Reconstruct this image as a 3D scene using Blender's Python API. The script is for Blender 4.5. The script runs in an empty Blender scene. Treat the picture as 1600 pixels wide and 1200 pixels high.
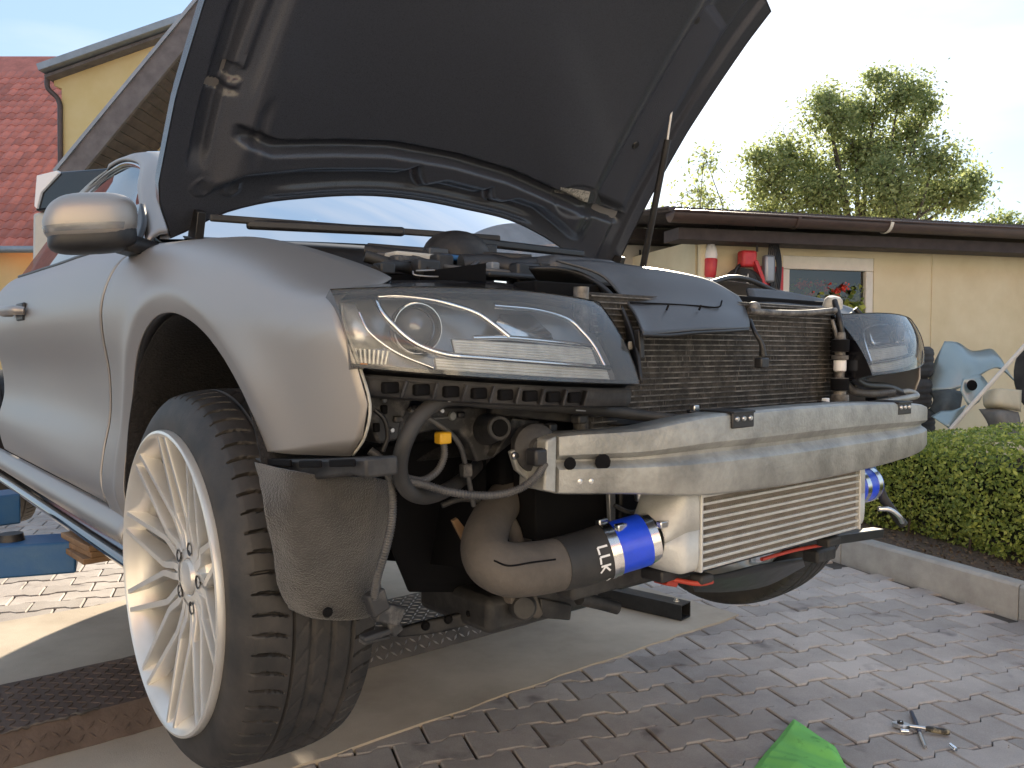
import bpy, bmesh, math, random
import numpy as np
from mathutils import Vector, Matrix, Quaternion
random.seed(7); rng = np.random.default_rng(7)
R = math.radians
scene = bpy.context.scene
COL = scene.collection

# ------------------------------------------------------------------ camera, sky, sun, exposure
cam_data = bpy.data.cameras.new('camera'); cam_data.sensor_width = 36; cam_data.lens = 29.25
cam_data.clip_start = 0.02; cam_data.clip_end = 900
cam = bpy.data.objects.new('camera', cam_data); COL.objects.link(cam)
cam.location = (0, 0, 1.10); cam.rotation_euler = (R(90) - math.atan(50/1300), 0, 0)
scene.camera = cam
SUN_AZ, SUN_EL = R(13.5), R(22.5)
SUNV = Vector((math.sin(SUN_AZ)*math.cos(SUN_EL), math.cos(SUN_AZ)*math.cos(SUN_EL), math.sin(SUN_EL)))
world = bpy.data.worlds.new('World'); scene.world = world; world.use_nodes = True
wn = world.node_tree.nodes; wl = world.node_tree.links
sky = wn.new('ShaderNodeTexSky'); sky.sky_type = 'NISHITA'; sky.sun_disc = False
sky.sun_elevation = SUN_EL; sky.sun_rotation = SUN_AZ
sky.air_density = 1.0; sky.dust_density = 0.3; sky.ozone_density = 1.0
veil = wn.new('ShaderNodeMix'); veil.data_type = 'RGBA'; veil.inputs['Factor'].default_value = .66      # thin even high haze over the whole dome
wtc = wn.new('ShaderNodeTexCoord'); wmp = wn.new('ShaderNodeMapping'); wmp.inputs['Scale'].default_value = (1.2, 1.2, 4.5); wl.new(wtc.outputs['Generated'], wmp.inputs['Vector'])
wns = wn.new('ShaderNodeTexNoise'); wns.inputs['Scale'].default_value = 2.2; wns.inputs['Detail'].default_value = 6; wl.new(wmp.outputs[0], wns.inputs['Vector'])
wrp = wn.new('ShaderNodeValToRGB'); wl.new(wns.outputs['Fac'], wrp.inputs[0]); wrp.color_ramp.elements[0].position = .40; wrp.color_ramp.elements[1].position = .72
wrp.color_ramp.elements[0].color = (2.5, 3.5, 4.8, 1); wrp.color_ramp.elements[1].color = (4.8, 5.0, 5.3, 1)
wl.new(wrp.outputs[0], veil.inputs[7]); wl.new(sky.outputs[0], veil.inputs[6])
wl.new(veil.outputs[2], wn['Background'].inputs[0]); wn['Background'].inputs[1].default_value = 0.050
sun_data = bpy.data.lights.new('sun', 'SUN'); sun_data.energy = 3.1; sun_data.angle = R(0.6); sun_data.color = (1, .87, .68)
sun = bpy.data.objects.new('sun', sun_data); COL.objects.link(sun); sun.rotation_euler = SUNV.to_track_quat('Z', 'Y').to_euler()
sun.location = (4, 18, 12)
scene.view_settings.view_transform = 'Standard'; scene.view_settings.look = 'None'
scene.view_settings.exposure = 2.15; scene.view_settings.gamma = 1.0
scene.render.engine = 'CYCLES'

# ------------------------------------------------------------------ helpers
def link(o, parent=None):
    COL.objects.link(o)
    if parent is not None: o.parent = parent
    return o
def tag(o, label=None, cat=None, group=None, kind=None):
    if label: o['label'] = label
    if cat: o['category'] = cat
    if group: o['group'] = group
    if kind: o['kind'] = kind
    return o
def empty(name, loc=(0, 0, 0), rz=0):
    o = bpy.data.objects.new(name, None); o.location = loc; o.rotation_euler = (0, 0, rz); o.empty_display_size = .1
    return link(o)
def mesh(name, verts, faces, mat, parent=None, smooth=None, thick=0, bevel=0, bseg=2):
    me = bpy.data.meshes.new(name)
    me.from_pydata([tuple(map(float, v)) for v in verts], [], faces); me.validate(); me.update()
    if mat: me.materials.append(mat)
    if smooth is not None:
        me.shade_smooth()
        if smooth < 179: me.set_sharp_from_angle(angle=R(smooth))
    o = bpy.data.objects.new(name, me); link(o, parent)
    if thick:
        m = o.modifiers.new('solid', 'SOLIDIFY'); m.thickness = thick; m.offset = -1
    if bevel:
        m = o.modifiers.new('bevel', 'BEVEL'); m.width = bevel; m.segments = bseg; m.limit_method = 'ANGLE'; m.angle_limit = R(35)
        me.shade_smooth(); me.set_sharp_from_angle(angle=R(50))
    return o
def copy_tree(o, parent=None):
    c = o.copy(); link(c, parent)
    for ch in list(o.children): copy_tree(ch, c)
    return c
def box(name, c, s, mat, parent=None, rot=None, bevel=0.003):
    hx, hy, hz = s[0]/2, s[1]/2, s[2]/2
    v = [Vector((x, y, z)) for x in (-hx, hx) for y in (-hy, hy) for z in (-hz, hz)]
    if rot is not None:
        v = [rot @ p for p in v]
    v = [p + Vector(c) for p in v]
    f = [(0, 1, 3, 2), (4, 6, 7, 5), (0, 4, 5, 1), (2, 3, 7, 6), (0, 2, 6, 4), (1, 5, 7, 3)]
    return mesh(name, v, f, mat, parent, bevel=min(bevel, min(s)*.4))
def bar(name, p, q, w, h, mat, parent=None, up=(0, 0, 1), bevel=.002):
    p, q = Vector(p), Vector(q); d = (q - p); n = d.normalized(); u = Vector(up); s = n.cross(u)
    if s.length < 1e-4: s = Vector((1, 0, 0))
    s.normalize(); u = s.cross(n)
    v = [c + s*x*w/2 + u*y*h/2 for c in (p, q) for x, y in ((-1, -1), (1, -1), (1, 1), (-1, 1))]
    f = [(3, 2, 1, 0), (4, 5, 6, 7), (0, 1, 5, 4), (1, 2, 6, 5), (2, 3, 7, 6), (3, 0, 4, 7)]
    return mesh(name, v, f, mat, parent, bevel=bevel)
def catmull(pts, n):
    P = np.array(pts, float); m = len(P)
    if m == 2: return np.array([P[0] + (P[1]-P[0])*t for t in np.linspace(0, 1, n)])
    ext = np.vstack([2*P[0]-P[1], P, 2*P[-1]-P[-2]])
    out = []
    for t in np.linspace(0, m-1, n):
        i = min(int(t), m-2); f = t-i; p0, p1, p2, p3 = ext[i:i+4]
        out.append(.5*((2*p1)+(-p0+p2)*f+(2*p0-5*p1+4*p2-p3)*f*f+(-p0+3*p1-3*p2+p3)*f**3))
    return np.array(out)
def tube_data(pts, r, seg=14, n=None, corr=None, raw=False):
    P = np.array(pts, float)
    length = np.linalg.norm(np.diff(P, axis=0), axis=1).sum()
    if n is None: n = max(2, len(P)*7)
    if corr: n = int(length/corr[0]*4)
    Q = P if raw else catmull(P, n)
    n = len(Q)
    rr = np.interp(np.linspace(0, 1, n), np.linspace(0, 1, len(r)), r) if hasattr(r, '__len__') else np.full(n, r)
    if corr: rr = rr*(1 + corr[1]*np.where(np.arange(n) % 4 < 2, 1, -1))
    T = np.gradient(Q, axis=0); T /= np.linalg.norm(T, axis=1)[:, None]+1e-9
    u = np.array([0, 0, 1.]) if abs(T[0][2]) < .9 else np.array([1., 0, 0])
    V = []; a = np.linspace(0, 2*np.pi, seg, endpoint=False)
    for i in range(n):
        u = u - T[i]*(u@T[i]); u /= np.linalg.norm(u); w = np.cross(T[i], u)
        V.append(Q[i] + rr[i]*(np.cos(a)[:, None]*u + np.sin(a)[:, None]*w))
    V = np.vstack(V); F = []
    for i in range(n-1):
        for j in range(seg):
            k = (j+1) % seg; F.append((i*seg+j, i*seg+k, (i+1)*seg+k, (i+1)*seg+j))
    F.append(tuple(range(seg-1, -1, -1))); F.append(tuple((n-1)*seg+j for j in range(seg)))
    return V, F
def tube(name, pts, r, mat, parent=None, seg=14, n=None, corr=None, raw=False):
    V, F = tube_data(pts, r, seg, n, corr, raw)
    return mesh(name, V, F, mat, parent, smooth=60)
def lathe_data(prof, axis_o, axis_d, seg=48, closed=False):
    d = Vector(axis_d).normalized(); u = d.orthogonal().normalized(); w = d.cross(u); o = Vector(axis_o)
    V = []; F = []; m = len(prof)
    for i in range(seg):
        a = 2*math.pi*i/seg; e = u*math.cos(a)+w*math.sin(a)
        for r, h in prof: V.append(o + d*h + e*r)
    for i in range(seg):
        k = (i+1) % seg
        for j in range(m if closed else m-1):
            l = (j+1) % m; F.append((i*m+j, k*m+j, k*m+l, i*m+l))
    return V, F
def lathe(name, prof, axis_o, axis_d, mat, parent=None, seg=48, smooth=35, closed=False):
    V, F = lathe_data(prof, axis_o, axis_d, seg, closed)
    o = mesh(name, V, F, mat, parent, smooth=smooth)
    return o
def grid(name, fn, nu, nv, mat, parent=None, smooth=60, thick=0, flip=False):
    V = [fn(i/(nu-1), j/(nv-1)) for i in range(nu) for j in range(nv)]; F = []
    for i in range(nu-1):
        for j in range(nv-1):
            q = (i*nv+j, (i+1)*nv+j, (i+1)*nv+j+1, i*nv+j+1); F.append(q[::-1] if flip else q)
    return mesh(name, V, F, mat, parent, smooth=smooth, thick=thick)
def loftrows(name, rows, mat, parent=None, sub=5, smooth=60, thick=0, flip=False):
    """smooth sheet through rows of matching 3-D points"""
    A = np.array(rows, float)
    B = np.stack([catmull(A[:, j], (len(A)-1)*sub+1) for j in range(A.shape[1])], 1)
    Cc = np.stack([catmull(B[i], (A.shape[1]-1)*sub+1) for i in range(len(B))], 0)
    nu, nv = Cc.shape[:2]
    F = []
    for i in range(nu-1):
        for j in range(nv-1):
            q = (i*nv+j, (i+1)*nv+j, (i+1)*nv+j+1, i*nv+j+1); F.append(q[::-1] if flip else q)
    return mesh(name, Cc.reshape(-1, 3), F, mat, parent, smooth=smooth, thick=thick)
def prism(name, poly, ext, mat, parent=None, bevel=0.002):
    """poly: planar 3-D points, extruded by the vector ext"""
    n = len(poly); e = Vector(ext)
    V = [Vector(p) for p in poly] + [Vector(p)+e for p in poly]
    F = [tuple(range(n)), tuple(range(2*n-1, n-1, -1))] + [(i, n+i, n+(i+1) % n, (i+1) % n) for i in range(n)]
    o = mesh(name, V, F, mat, parent, bevel=bevel)
    bm = bmesh.new(); bm.from_mesh(o.data); bmesh.ops.recalc_face_normals(bm, faces=bm.faces); bm.to_mesh(o.data); bm.free()
    return o
def hermite(xs, ys, x):
    xs = np.asarray(xs, float); ys = np.asarray(ys, float); m = np.gradient(ys, xs, axis=0)
    x = min(max(x, xs[0]), xs[-1]); i = min(max(int(np.searchsorted(xs, x)-1), 0), len(xs)-2)
    h = xs[i+1]-xs[i]; t = (x-xs[i])/h
    return (2*t**3-3*t*t+1)*ys[i] + (t**3-2*t*t+t)*h*m[i] + (-2*t**3+3*t*t)*ys[i+1] + (t**3-t*t)*h*m[i+1]
_lut = {}
def lut(key, fn, lo, hi, x, n=800):
    if key not in _lut: _lut[key] = [fn(lo+(hi-lo)*i/n) for i in range(n+1)]
    t = min(max((x-lo)/(hi-lo), 0), 1)*n; i = min(int(t), n-1); q = _lut[key]
    return q[i]+(q[i+1]-q[i])*(t-i)
def sst(a, b, x):
    t = min(max((x-a)/(b-a), 0), 1); return t*t*(3-2*t)

# ------------------------------------------------------------------ materials
def mat(name, col, rough=.5, metal=0., var=0., scale=8., bump=0., bscale=60., col2=None, spec=.5, coat=0., detail=4., rvar=0., thresh=None, sheen=0):
    m = bpy.data.materials.new(name); m.use_nodes = True; n = m.node_tree.nodes; l = m.node_tree.links
    b = n['Principled BSDF']; b.inputs['Base Color'].default_value = (*col, 1); b.inputs['Roughness'].default_value = rough
    b.inputs['Metallic'].default_value = metal; b.inputs['Specular IOR Level'].default_value = spec
    b.inputs['Coat Weight'].default_value = coat
    if coat: b.inputs['Coat Roughness'].default_value = .08
    if sheen: b.inputs['Sheen Weight'].default_value = sheen
    tc = n.new('ShaderNodeTexCoord')
    if var or col2:
        t = n.new('ShaderNodeTexNoise'); t.inputs['Scale'].default_value = scale; t.inputs['Detail'].default_value = detail; t.inputs['Roughness'].default_value = .65
        l.new(tc.outputs['Object'], t.inputs['Vector'])
        r = n.new('ShaderNodeValToRGB'); l.new(t.outputs['Fac'], r.inputs[0])
        lo, hi = thresh or (.32, .7)
        r.color_ramp.elements[0].position = lo; r.color_ramp.elements[1].position = hi
        c0 = tuple(c*(1-var) for c in col); c1 = col2 or tuple(min(1, c*(1+var)) for c in col)
        r.color_ramp.elements[0].color = (*c0, 1); r.color_ramp.elements[1].color = (*c1, 1)
        l.new(r.outputs[0], b.inputs['Base Color'])
        if rvar:
            mr = n.new('ShaderNodeMapRange'); mr.inputs['To Min'].default_value = rough-rvar; mr.inputs['To Max'].default_value = rough+rvar
            l.new(t.outputs['Fac'], mr.inputs[0]); l.new(mr.outputs[0], b.inputs['Roughness'])
    if bump:
        t2 = n.new('ShaderNodeTexNoise'); t2.inputs['Scale'].default_value = bscale; t2.inputs['Detail'].default_value = 3
        l.new(tc.outputs['Object'], t2.inputs['Vector'])
        bp = n.new('ShaderNodeBump'); bp.inputs['Strength'].default_value = bump; bp.inputs['Distance'].default_value = .01
        l.new(t2.outputs['Fac'], bp.inputs['Height']); l.new(bp.outputs[0], b.inputs['Normal'])
    return m
def glassy(name, tint=(1, 1, 1), ior=1.5, rough=.02, haze=0.0, hazecol=(.6, .6, .6)):
    m = bpy.data.materials.new(name); m.use_nodes = True; n = m.node_tree.nodes; l = m.node_tree.links
    n.remove(n['Principled BSDF']); out = n['Material Output']
    tr = n.new('ShaderNodeBsdfTransparent'); tr.inputs[0].default_value = (*tint, 1)
    gl = n.new('ShaderNodeBsdfGlossy'); gl.inputs['Roughness'].default_value = rough
    fr = n.new('ShaderNodeFresnel'); fr.inputs[0].default_value = ior
    mx = n.new('ShaderNodeMixShader'); l.new(fr.outputs[0], mx.inputs[0]); l.new(tr.outputs[0], mx.inputs[1]); l.new(gl.outputs[0], mx.inputs[2])
    last = mx
    if haze:
        df = n.new('ShaderNodeBsdfDiffuse'); df.inputs[0].default_value = (*hazecol, 1)
        m2 = n.new('ShaderNodeMixShader'); m2.inputs[0].default_value = haze
        l.new(mx.outputs[0], m2.inputs[1]); l.new(df.outputs[0], m2.inputs[2]); last = m2
    l.new(last.outputs[0], out.inputs[0])
    return m
def leafmat(name, c0, c1, trans=.35):
    m = bpy.data.materials.new(name); m.use_nodes = True; n = m.node_tree.nodes; l = m.node_tree.links
    n.remove(n['Principled BSDF']); out = n['Material Output']
    g = n.new('ShaderNodeNewGeometry'); r = n.new('ShaderNodeValToRGB')
    l.new(g.outputs['Random Per Island'], r.inputs[0])
    r.color_ramp.elements[0].color = (*c0, 1); r.color_ramp.elements[1].color = (*c1, 1)
    d = n.new('ShaderNodeBsdfPrincipled'); d.inputs['Roughness'].default_value = .45; t = n.new('ShaderNodeBsdfTranslucent')
    l.new(r.outputs[0], d.inputs['Base Color']); l.new(r.outputs[0], t.inputs[0])
    mx = n.new('ShaderNodeMixShader'); mx.inputs[0].default_value = trans
    l.new(d.outputs[0], mx.inputs[1]); l.new(t.outputs[0], mx.inputs[2]); l.new(mx.outputs[0], out.inputs[0])
    return m
M = {}
M['paint'] = mat('satin_grey_paint', (.375, .350, .330), .46, .72, var=.03, scale=900, rvar=.03)
M['black'] = mat('black_plastic', (.018, .018, .02), .45, var=.35, scale=25, rvar=.1)
M['dusty'] = mat('dusty_black_plastic', (.014, .014, .016), .6, col2=(.065, .062, .06), scale=14, bump=.1, bscale=90, thresh=(.42, .78))
M['dusty2'] = mat('dirty_black_plastic', (.03, .03, .032), .55, col2=(.20, .19, .18), scale=30, detail=7, thresh=(.5, .78))
M['deep'] = mat('shade_black', (.004, .004, .005), .9, spec=.2)  # near-black painted in for the shade inside cavities, gaps and holes
M['gloss'] = mat('gloss_black', (.006, .006, .008), .12, coat=.5)
M['felt'] = mat('brown_black_felt', (.022, .021, .021), .95, col2=(.082, .076, .071), scale=9, bump=.6, bscale=400, detail=14, thresh=(.3, .72), sheen=.3)
M['feltdark'] = mat('dark_felt', (.012, .011, .012), .95, var=.5, scale=120, bump=.6, bscale=200)
M['hoodin'] = mat('hood_inner_paint', (.044, .049, .064), .29, var=.35, scale=700, coat=.15, rvar=.08)
M['hoodmat'] = mat('hood_fleece', (.034, .040, .056), .95, col2=(.062, .070, .094), scale=900, bump=.5, bscale=600)
M['rubber'] = mat('black_rubber', (.022, .022, .023), .62, col2=(.06, .056, .053), scale=9, bump=.05, bscale=160, thresh=(.4, .85))
M['tyre'] = mat('tyre_rubber', (.019, .0185, .0185), .6, col2=(.064, .055, .049), scale=13, detail=8, bump=.06, bscale=300, thresh=(.38, .8))
M['oldtyre'] = mat('old_tyre_rubber', (.02, .02, .021), .75, col2=(.06, .06, .06), scale=6)
M['rim'] = mat('silver_rim', (.72, .71, .68), .32, .55, col2=(.60, .575, .535), scale=5, rvar=.06, coat=.2)
M['chrome'] = mat('chrome', (.85, .85, .86), .08, 1.)
M['steel'] = mat('bright_steel', (.62, .62, .62), .28, 1., var=.15, scale=20)
M['alu'] = mat('raw_aluminium', (.22, .222, .212), .48, .55, col2=(.43, .43, .405), scale=10, detail=12, bump=.14, bscale=140, rvar=.12, thresh=(.33, .62))
M['alucast'] = mat('cast_aluminium', (.55, .55, .525), .55, .35, var=.12, scale=16, bump=.12, bscale=260, rvar=.08)
M['alubar'] = mat('intercooler_bar', (.60, .60, .575), .45, .5, var=.12, scale=40, bump=.1, bscale=90)
M['fin'] = mat('cooling_fins', (.17, .16, .15), .5, .5, var=.2, scale=30)
M['condfin'] = mat('dirty_condenser_fins', (.020, .019, .018), .8, .0, col2=(.085, .075, .066), scale=45, detail=9, bump=.4, bscale=500, thresh=(.42, .75))
M['condwire'] = mat('bent_fin', (.05, .046, .042), .6, .2, col2=(.15, .135, .12), scale=30)
M['condtube'] = mat('condenser_tube', (.06, .056, .053), .55, .3, col2=(.30, .28, .255), scale=28, detail=8, thresh=(.4, .72))
M['blue'] = mat('blue_silicone', (.012, .065, .72), .33, var=.12, scale=30, coat=.12)
M['duct'] = mat('dusty_charge_pipe', (.045, .041, .038), .85, col2=(.135, .118, .103), scale=7, detail=8, bump=.15, bscale=120, thresh=(.25, .75))
M['white'] = mat('white_print', (.80, .80, .80), .6)
M['sticker'] = mat('sticker', (.36, .35, .33), .5, var=.2, scale=90)
M['red'] = mat('red_plastic', (.55, .04, .045), .4, var=.15, scale=20)
M['redrubber'] = mat('red_polyurethane', (.42, .05, .03), .5, var=.15, scale=20)
M['yellow'] = mat('yellow_connector', (.72, .40, .02), .4, var=.1, scale=50)
M['greyduct'] = mat('grey_air_guide', (.05, .053, .06), .42, var=.15, scale=60, bump=.06, bscale=300, rvar=.06)
M['greyduct2'] = mat('light_grey_plastic', (.16, .18, .21), .42, var=.08, scale=30, rvar=.05)
M['primer'] = mat('cream_primer', (.52, .50, .44), .6, col2=(.30, .28, .24), scale=22, thresh=(.45, .75))
M['lens'] = glassy('clear_lens', (.97, .975, .975), 1.5, .004, .075, (.72, .73, .72))
M['glass'] = glassy('tinted_car_glass', (.34, .42, .42), 2.3, .01)
M['pane'] = glassy('window_pane', (.60, .63, .63), 1.9, .01)
M['bezel'] = mat('headlight_bezel', (.27, .275, .28), .26, .6, var=.1, scale=30)
M['reflector'] = mat('headlight_reflector', (.72, .73, .74), .14, .95)
M['ribbed'] = mat('ribbed_lamp', (.66, .66, .63), .30, .5, var=.15, scale=40)
M['amber'] = mat('amber_reflector', (.75, .28, .04), .3)
M['wood'] = mat('old_wood', (.30, .19, .10), .8, col2=(.16, .09, .045), scale=6, bump=.4, bscale=40)
M['liftblue'] = mat('blue_lift_enamel', (.022, .10, .25), .42, col2=(.06, .14, .25), scale=10, bump=.06, bscale=80, detail=7, thresh=(.45, .85))
M['green'] = mat('green_enamel', (.02, .38, .16), .4, var=.1, scale=8)
M['rust'] = mat('rusty_tread_plate', (.075, .052, .042), .75, .2, col2=(.155, .115, .095), scale=9, detail=9, bump=.15, bscale=80, thresh=(.3, .72))
M['projglass'] = mat('projector_glass', (.20, .21, .23), .12, .4)
M['treadtop'] = mat('polished_tread', (.34, .32, .31), .45, .6, var=.2, scale=9)
M['tread'] = mat('worn_tread_plate', (.06, .056, .055), .72, .2, col2=(.14, .12, .11), scale=5, detail=7, bump=.08, bscale=100, thresh=(.35, .7))
# ------------------------------------------------------------------ frame of the car (x forward, y to its left)
CAR_O = Vector((0.0958, 2.0759, 0)); CAR_RZ = R(-50)
FWD = Vector((math.cos(CAR_RZ), math.sin(CAR_RZ), 0)); LEFT = Vector((-math.sin(CAR_RZ), math.cos(CAR_RZ), 0))
def W(a, b, z): return CAR_O + FWD*a + LEFT*b + Vector((0, 0, z))
def az(deg): return Vector((math.sin(R(deg)), math.cos(R(deg)), 0))

# ------------------------------------------------------------------ ground
M['ground'] = mat('yard_ground', (.24, .215, .195), .9, var=.2, scale=.8, bump=.3, bscale=30)
M['sand'] = mat('joint_sand', (.07, .062, .055), .95, var=.3, scale=20, bump=.4, bscale=200)
M['soil'] = mat('bark_soil', (.085, .060, .045), .95, col2=(.16, .12, .09), scale=45, bump=1., bscale=60, detail=8)
def paver_mat():
    m = mat('grey_paver', (.185, .168, .165), .85, bump=.25, bscale=420)
    n = m.node_tree.nodes; l = m.node_tree.links; b = n['Principled BSDF']
    oi = n.new('ShaderNodeObjectInfo'); g = n.new('ShaderNodeNewGeometry'); tc = n.new('ShaderNodeTexCoord')
    geo = g.outputs['Position']
    t1 = n.new('ShaderNodeTexNoise'); t1.inputs['Scale'].default_value = 1.1; t1.inputs['Detail'].default_value = 6; t1.inputs['Roughness'].default_value = .7; l.new(geo, t1.inputs['Vector'])
    t2 = n.new('ShaderNodeTexNoise'); t2.inputs['Scale'].default_value = 300; t2.inputs['Detail'].default_value = 2; l.new(geo, t2.inputs['Vector'])
    r1 = n.new('ShaderNodeValToRGB'); r1.color_ramp.elements[0].position = .36; r1.color_ramp.elements[1].position = .62
    r1.color_ramp.elements[0].color = (.290, .255, .236, 1); r1.color_ramp.elements[1].color = (.475, .430, .398, 1); l.new(t1.outputs['Fac'], r1.inputs[0])
    h = n.new('ShaderNodeMapRange'); h.inputs['To Min'].default_value = .82; h.inputs['To Max'].default_value = 1.15
    ad = n.new('ShaderNodeMath'); ad.operation = 'ADD'; fr = n.new('ShaderNodeMath'); fr.operation = 'FRACT'
    l.new(oi.outputs['Random'], ad.inputs[0]); l.new(g.outputs['Random Per Island'], ad.inputs[1]); l.new(ad.outputs[0], fr.inputs[0]); l.new(fr.outputs[0], h.inputs[0])
    s = n.new('ShaderNodeMapRange'); s.inputs['To Min'].default_value = .72; s.inputs['To Max'].default_value = 1.28; l.new(t2.outputs['Fac'], s.inputs[0])
    mu = n.new('ShaderNodeMath'); mu.operation = 'MULTIPLY'; l.new(h.outputs[0], mu.inputs[0]); l.new(s.outputs[0], mu.inputs[1])
    vm = n.new('ShaderNodeVectorMath'); vm.operation = 'SCALE'; l.new(r1.outputs[0], vm.inputs[0]); l.new(mu.outputs[0], vm.inputs['Scale'])
    # dark oil spots
    t3 = n.new('ShaderNodeTexNoise'); t3.inputs['Scale'].default_value = 6; t3.inputs['Detail'].default_value = 3; l.new(geo, t3.inputs['Vector'])
    r3 = n.new('ShaderNodeValToRGB'); r3.color_ramp.elements[0].position = .62; r3.color_ramp.elements[1].position = .74
    r3.color_ramp.elements[0].color = (1, 1, 1, 1); r3.color_ramp.elements[1].color = (.45, .43, .45, 1); l.new(t3.outputs['Fac'], r3.inputs[0])
    v2 = n.new('ShaderNodeVectorMath'); v2.operation = 'MULTIPLY'; l.new(vm.outputs[0], v2.inputs[0]); l.new(r3.outputs[0], v2.inputs[1])
    l.new(v2.outputs[0], b.inputs['Base Color'])
    return m
M['paver'] = paver_mat()
M['kerb'] = mat('kerb_concrete', (.30, .285, .265), .9, col2=(.42, .405, .38), scale=9, bump=.35, bscale=350, detail=8)
def slab_mat():
    m = mat('beige_slab_concrete', (.36, .30, .235), .88, col2=(.53, .455, .365), scale=1.7, bump=.15, bscale=260, detail=9, thresh=(.34, .64))
    return m
M['slab'] = slab_mat()
g = mesh('ground', [(-250, -250, -.05), (250, -250, -.05), (250, 400, -.05), (-250, 400, -.05)], [(0, 1, 2, 3)], M['ground']); tag(g, kind='structure')
PE1, PE2 = az(71.2), az(161.2)            # along a row / along the straight joints
PO = Vector((.976, 2.451, 0))
PL, PP, PW1, PW2 = .207, .131, .152, .110
pave = mesh('pavement', [PO+PE1*x+PE2*y+Vector((0, 0, -.014)) for x, y in ((-9, -7.5), (2.6, -7.5), (2.6, 4.5), (-9, 4.5))], [(0, 1, 2, 3)], M['sand']); tag(pave, kind='structure')
def paver_outline(g=.0035):
    L2 = PL/2-g; a, b = PW1/2-g, PW2/2-g; x1, x2 = .062, .040
    return [(-L2, -a), (-x1, -a), (-x2, -b), (x2, -b), (x1, -a), (L2, -a), (L2, a), (x1, a), (x2, b), (-x2, b), (-x1, a), (-L2, a)]
def paver_geo(dz=0):
    o1 = paver_outline(); c = .0035; n = len(o1)
    o0 = [(x-math.copysign(c, x), y-math.copysign(c, y)) for x, y in o1]
    V = [(x, y, dz) for x, y in o0] + [(x, y, dz-.004) for x, y in o1] + [(x, y, -.02) for x, y in o1]
    F = [tuple(range(n))] + [(k*n+(i+1) % n, k*n+i, (k+1)*n+i, (k+1)*n+(i+1) % n) for k in (0, 1) for i in range(n)]
    return V, F
SLAB = [(-2.36, -3.2), (-.495, -3.2), (-.495, 1.53), (-2.36, 1.53)]        # car frame
def in_slab(p, m=.12):
    d = p-CAR_O; a, b = d.dot(FWD), d.dot(LEFT); return -2.36+m < a < -.495-m and -3.2+m < b < 1.53-m
KP, KD, KN = Vector((1.690, 4.433, 0)), az(158.6), az(68.6)
cells = []
for i in range(-46, 16):
    for j in range(-56, 36):
        p = PO + PE1*((i+.5*(j % 2))*PL+.05) + PE2*(j*PP+.065)
        if (p-KP).dot(KN) > -.03 or in_slab(p): continue
        if p.y < -1.5 or p.x < -6.5: continue
        d = p.length; vis = p.y > 1.2 and abs(p.x)/p.y < .70
        under = (p-CAR_O); hid = -2.0 < under.dot(FWD) < .9 and under.dot(LEFT) > -.5 and p.y > 3.6
        cells.append((0 if vis and not hid else 1, d, p))
cells.sort(key=lambda c: c[:2])
pv, pf = paver_geo(); pm = [bpy.data.meshes.new('paver') for _ in range(1)][0]
pm.from_pydata(pv, [], pf); pm.materials.append(M['paver']); pm.update()
rot_p = math.atan2(PE1.y, PE1.x)
for k, (_, d, p) in enumerate(cells[:300]):
    o = bpy.data.objects.new('paver', pm); o.location = p + Vector((0, 0, random.uniform(-.003, .0015)))
    o.rotation_euler = (random.gauss(0, .006), random.gauss(0, .006), rot_p + random.gauss(0, .006)); link(o, pave)
    o.scale = (1, 1 if random.random() < .5 else -1, 1)
V = []; F = []
for _, d, p in cells[300:]:
    m4 = Matrix.Translation(p + Vector((0, 0, random.uniform(-.003, .001)))) @ Matrix.Rotation(rot_p, 4, 'Z'); k = len(V)
    V += [m4 @ Vector(v) for v in pv]; F += [tuple(i+k for i in f) for f in pf]
tag(mesh('far_pavers', V, F, M['paver'], pave), kind='stuff')
def slab_geo():
    n = 60; V = []; F = []
    edge = []
    for k in range(4):
        p, q = SLAB[k], SLAB[(k+1) % 4]
        for i in range(n):
            t = i/n; jit = random.gauss(0, .004)
            a, b = p[0]+(q[0]-p[0])*t, p[1]+(q[1]-p[1])*t
            edge.append(W(a+(jit if k in (1, 3) else 0), b+(jit if k in (0, 2) else 0), 0))
    N = len(edge)
    V = [e+Vector((0, 0, .005)) for e in edge] + [e+Vector((0, 0, -.04)) for e in edge]
    F = [tuple(range(N))] + [((i+1) % N, i, N+i, N+(i+1) % N) for i in range(N)]
    return V, F
slab = mesh('concrete_slab', *slab_geo(), M['slab']); tag(slab, kind='structure')
# kerb stones and planting bed
kerb = mesh('planting_bed', [KP+KD*x+KN*y+Vector((0, 0, z)) for x, y, z in ((-3, .05, .085), (4.5, .05, .085), (4.5, 1.5, .10), (-3, 1.5, .10))], [(0, 1, 2, 3)], M['soil']); tag(kerb, kind='structure')
ke = empty('kerb', KP); tag(ke, kind='structure')
for i, (s0, s1) in enumerate([(-2.5, -1.502), (-1.498, -.502), (-.498, .102), (.106, 1.104), (1.108, 2.1), (2.104, 3.1)]):
    p = KD*s0; q = KD*s1
    V = [u+KN*y+Vector((0, 0, z)) for u in (p, q) for y, z in ((0, -.08), (0, .128), (.012, .14), (.075, .14), (.08, .13), (.08, -.08))]
    F = [(0, 1, 2, 3, 4, 5), (11, 10, 9, 8, 7, 6)] + [(k, k+6, (k+1) % 6+6, (k+1) % 6) for k in range(6)]
    mesh('kerb_stone', V, F, M['kerb'], ke, bevel=.003)

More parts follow.
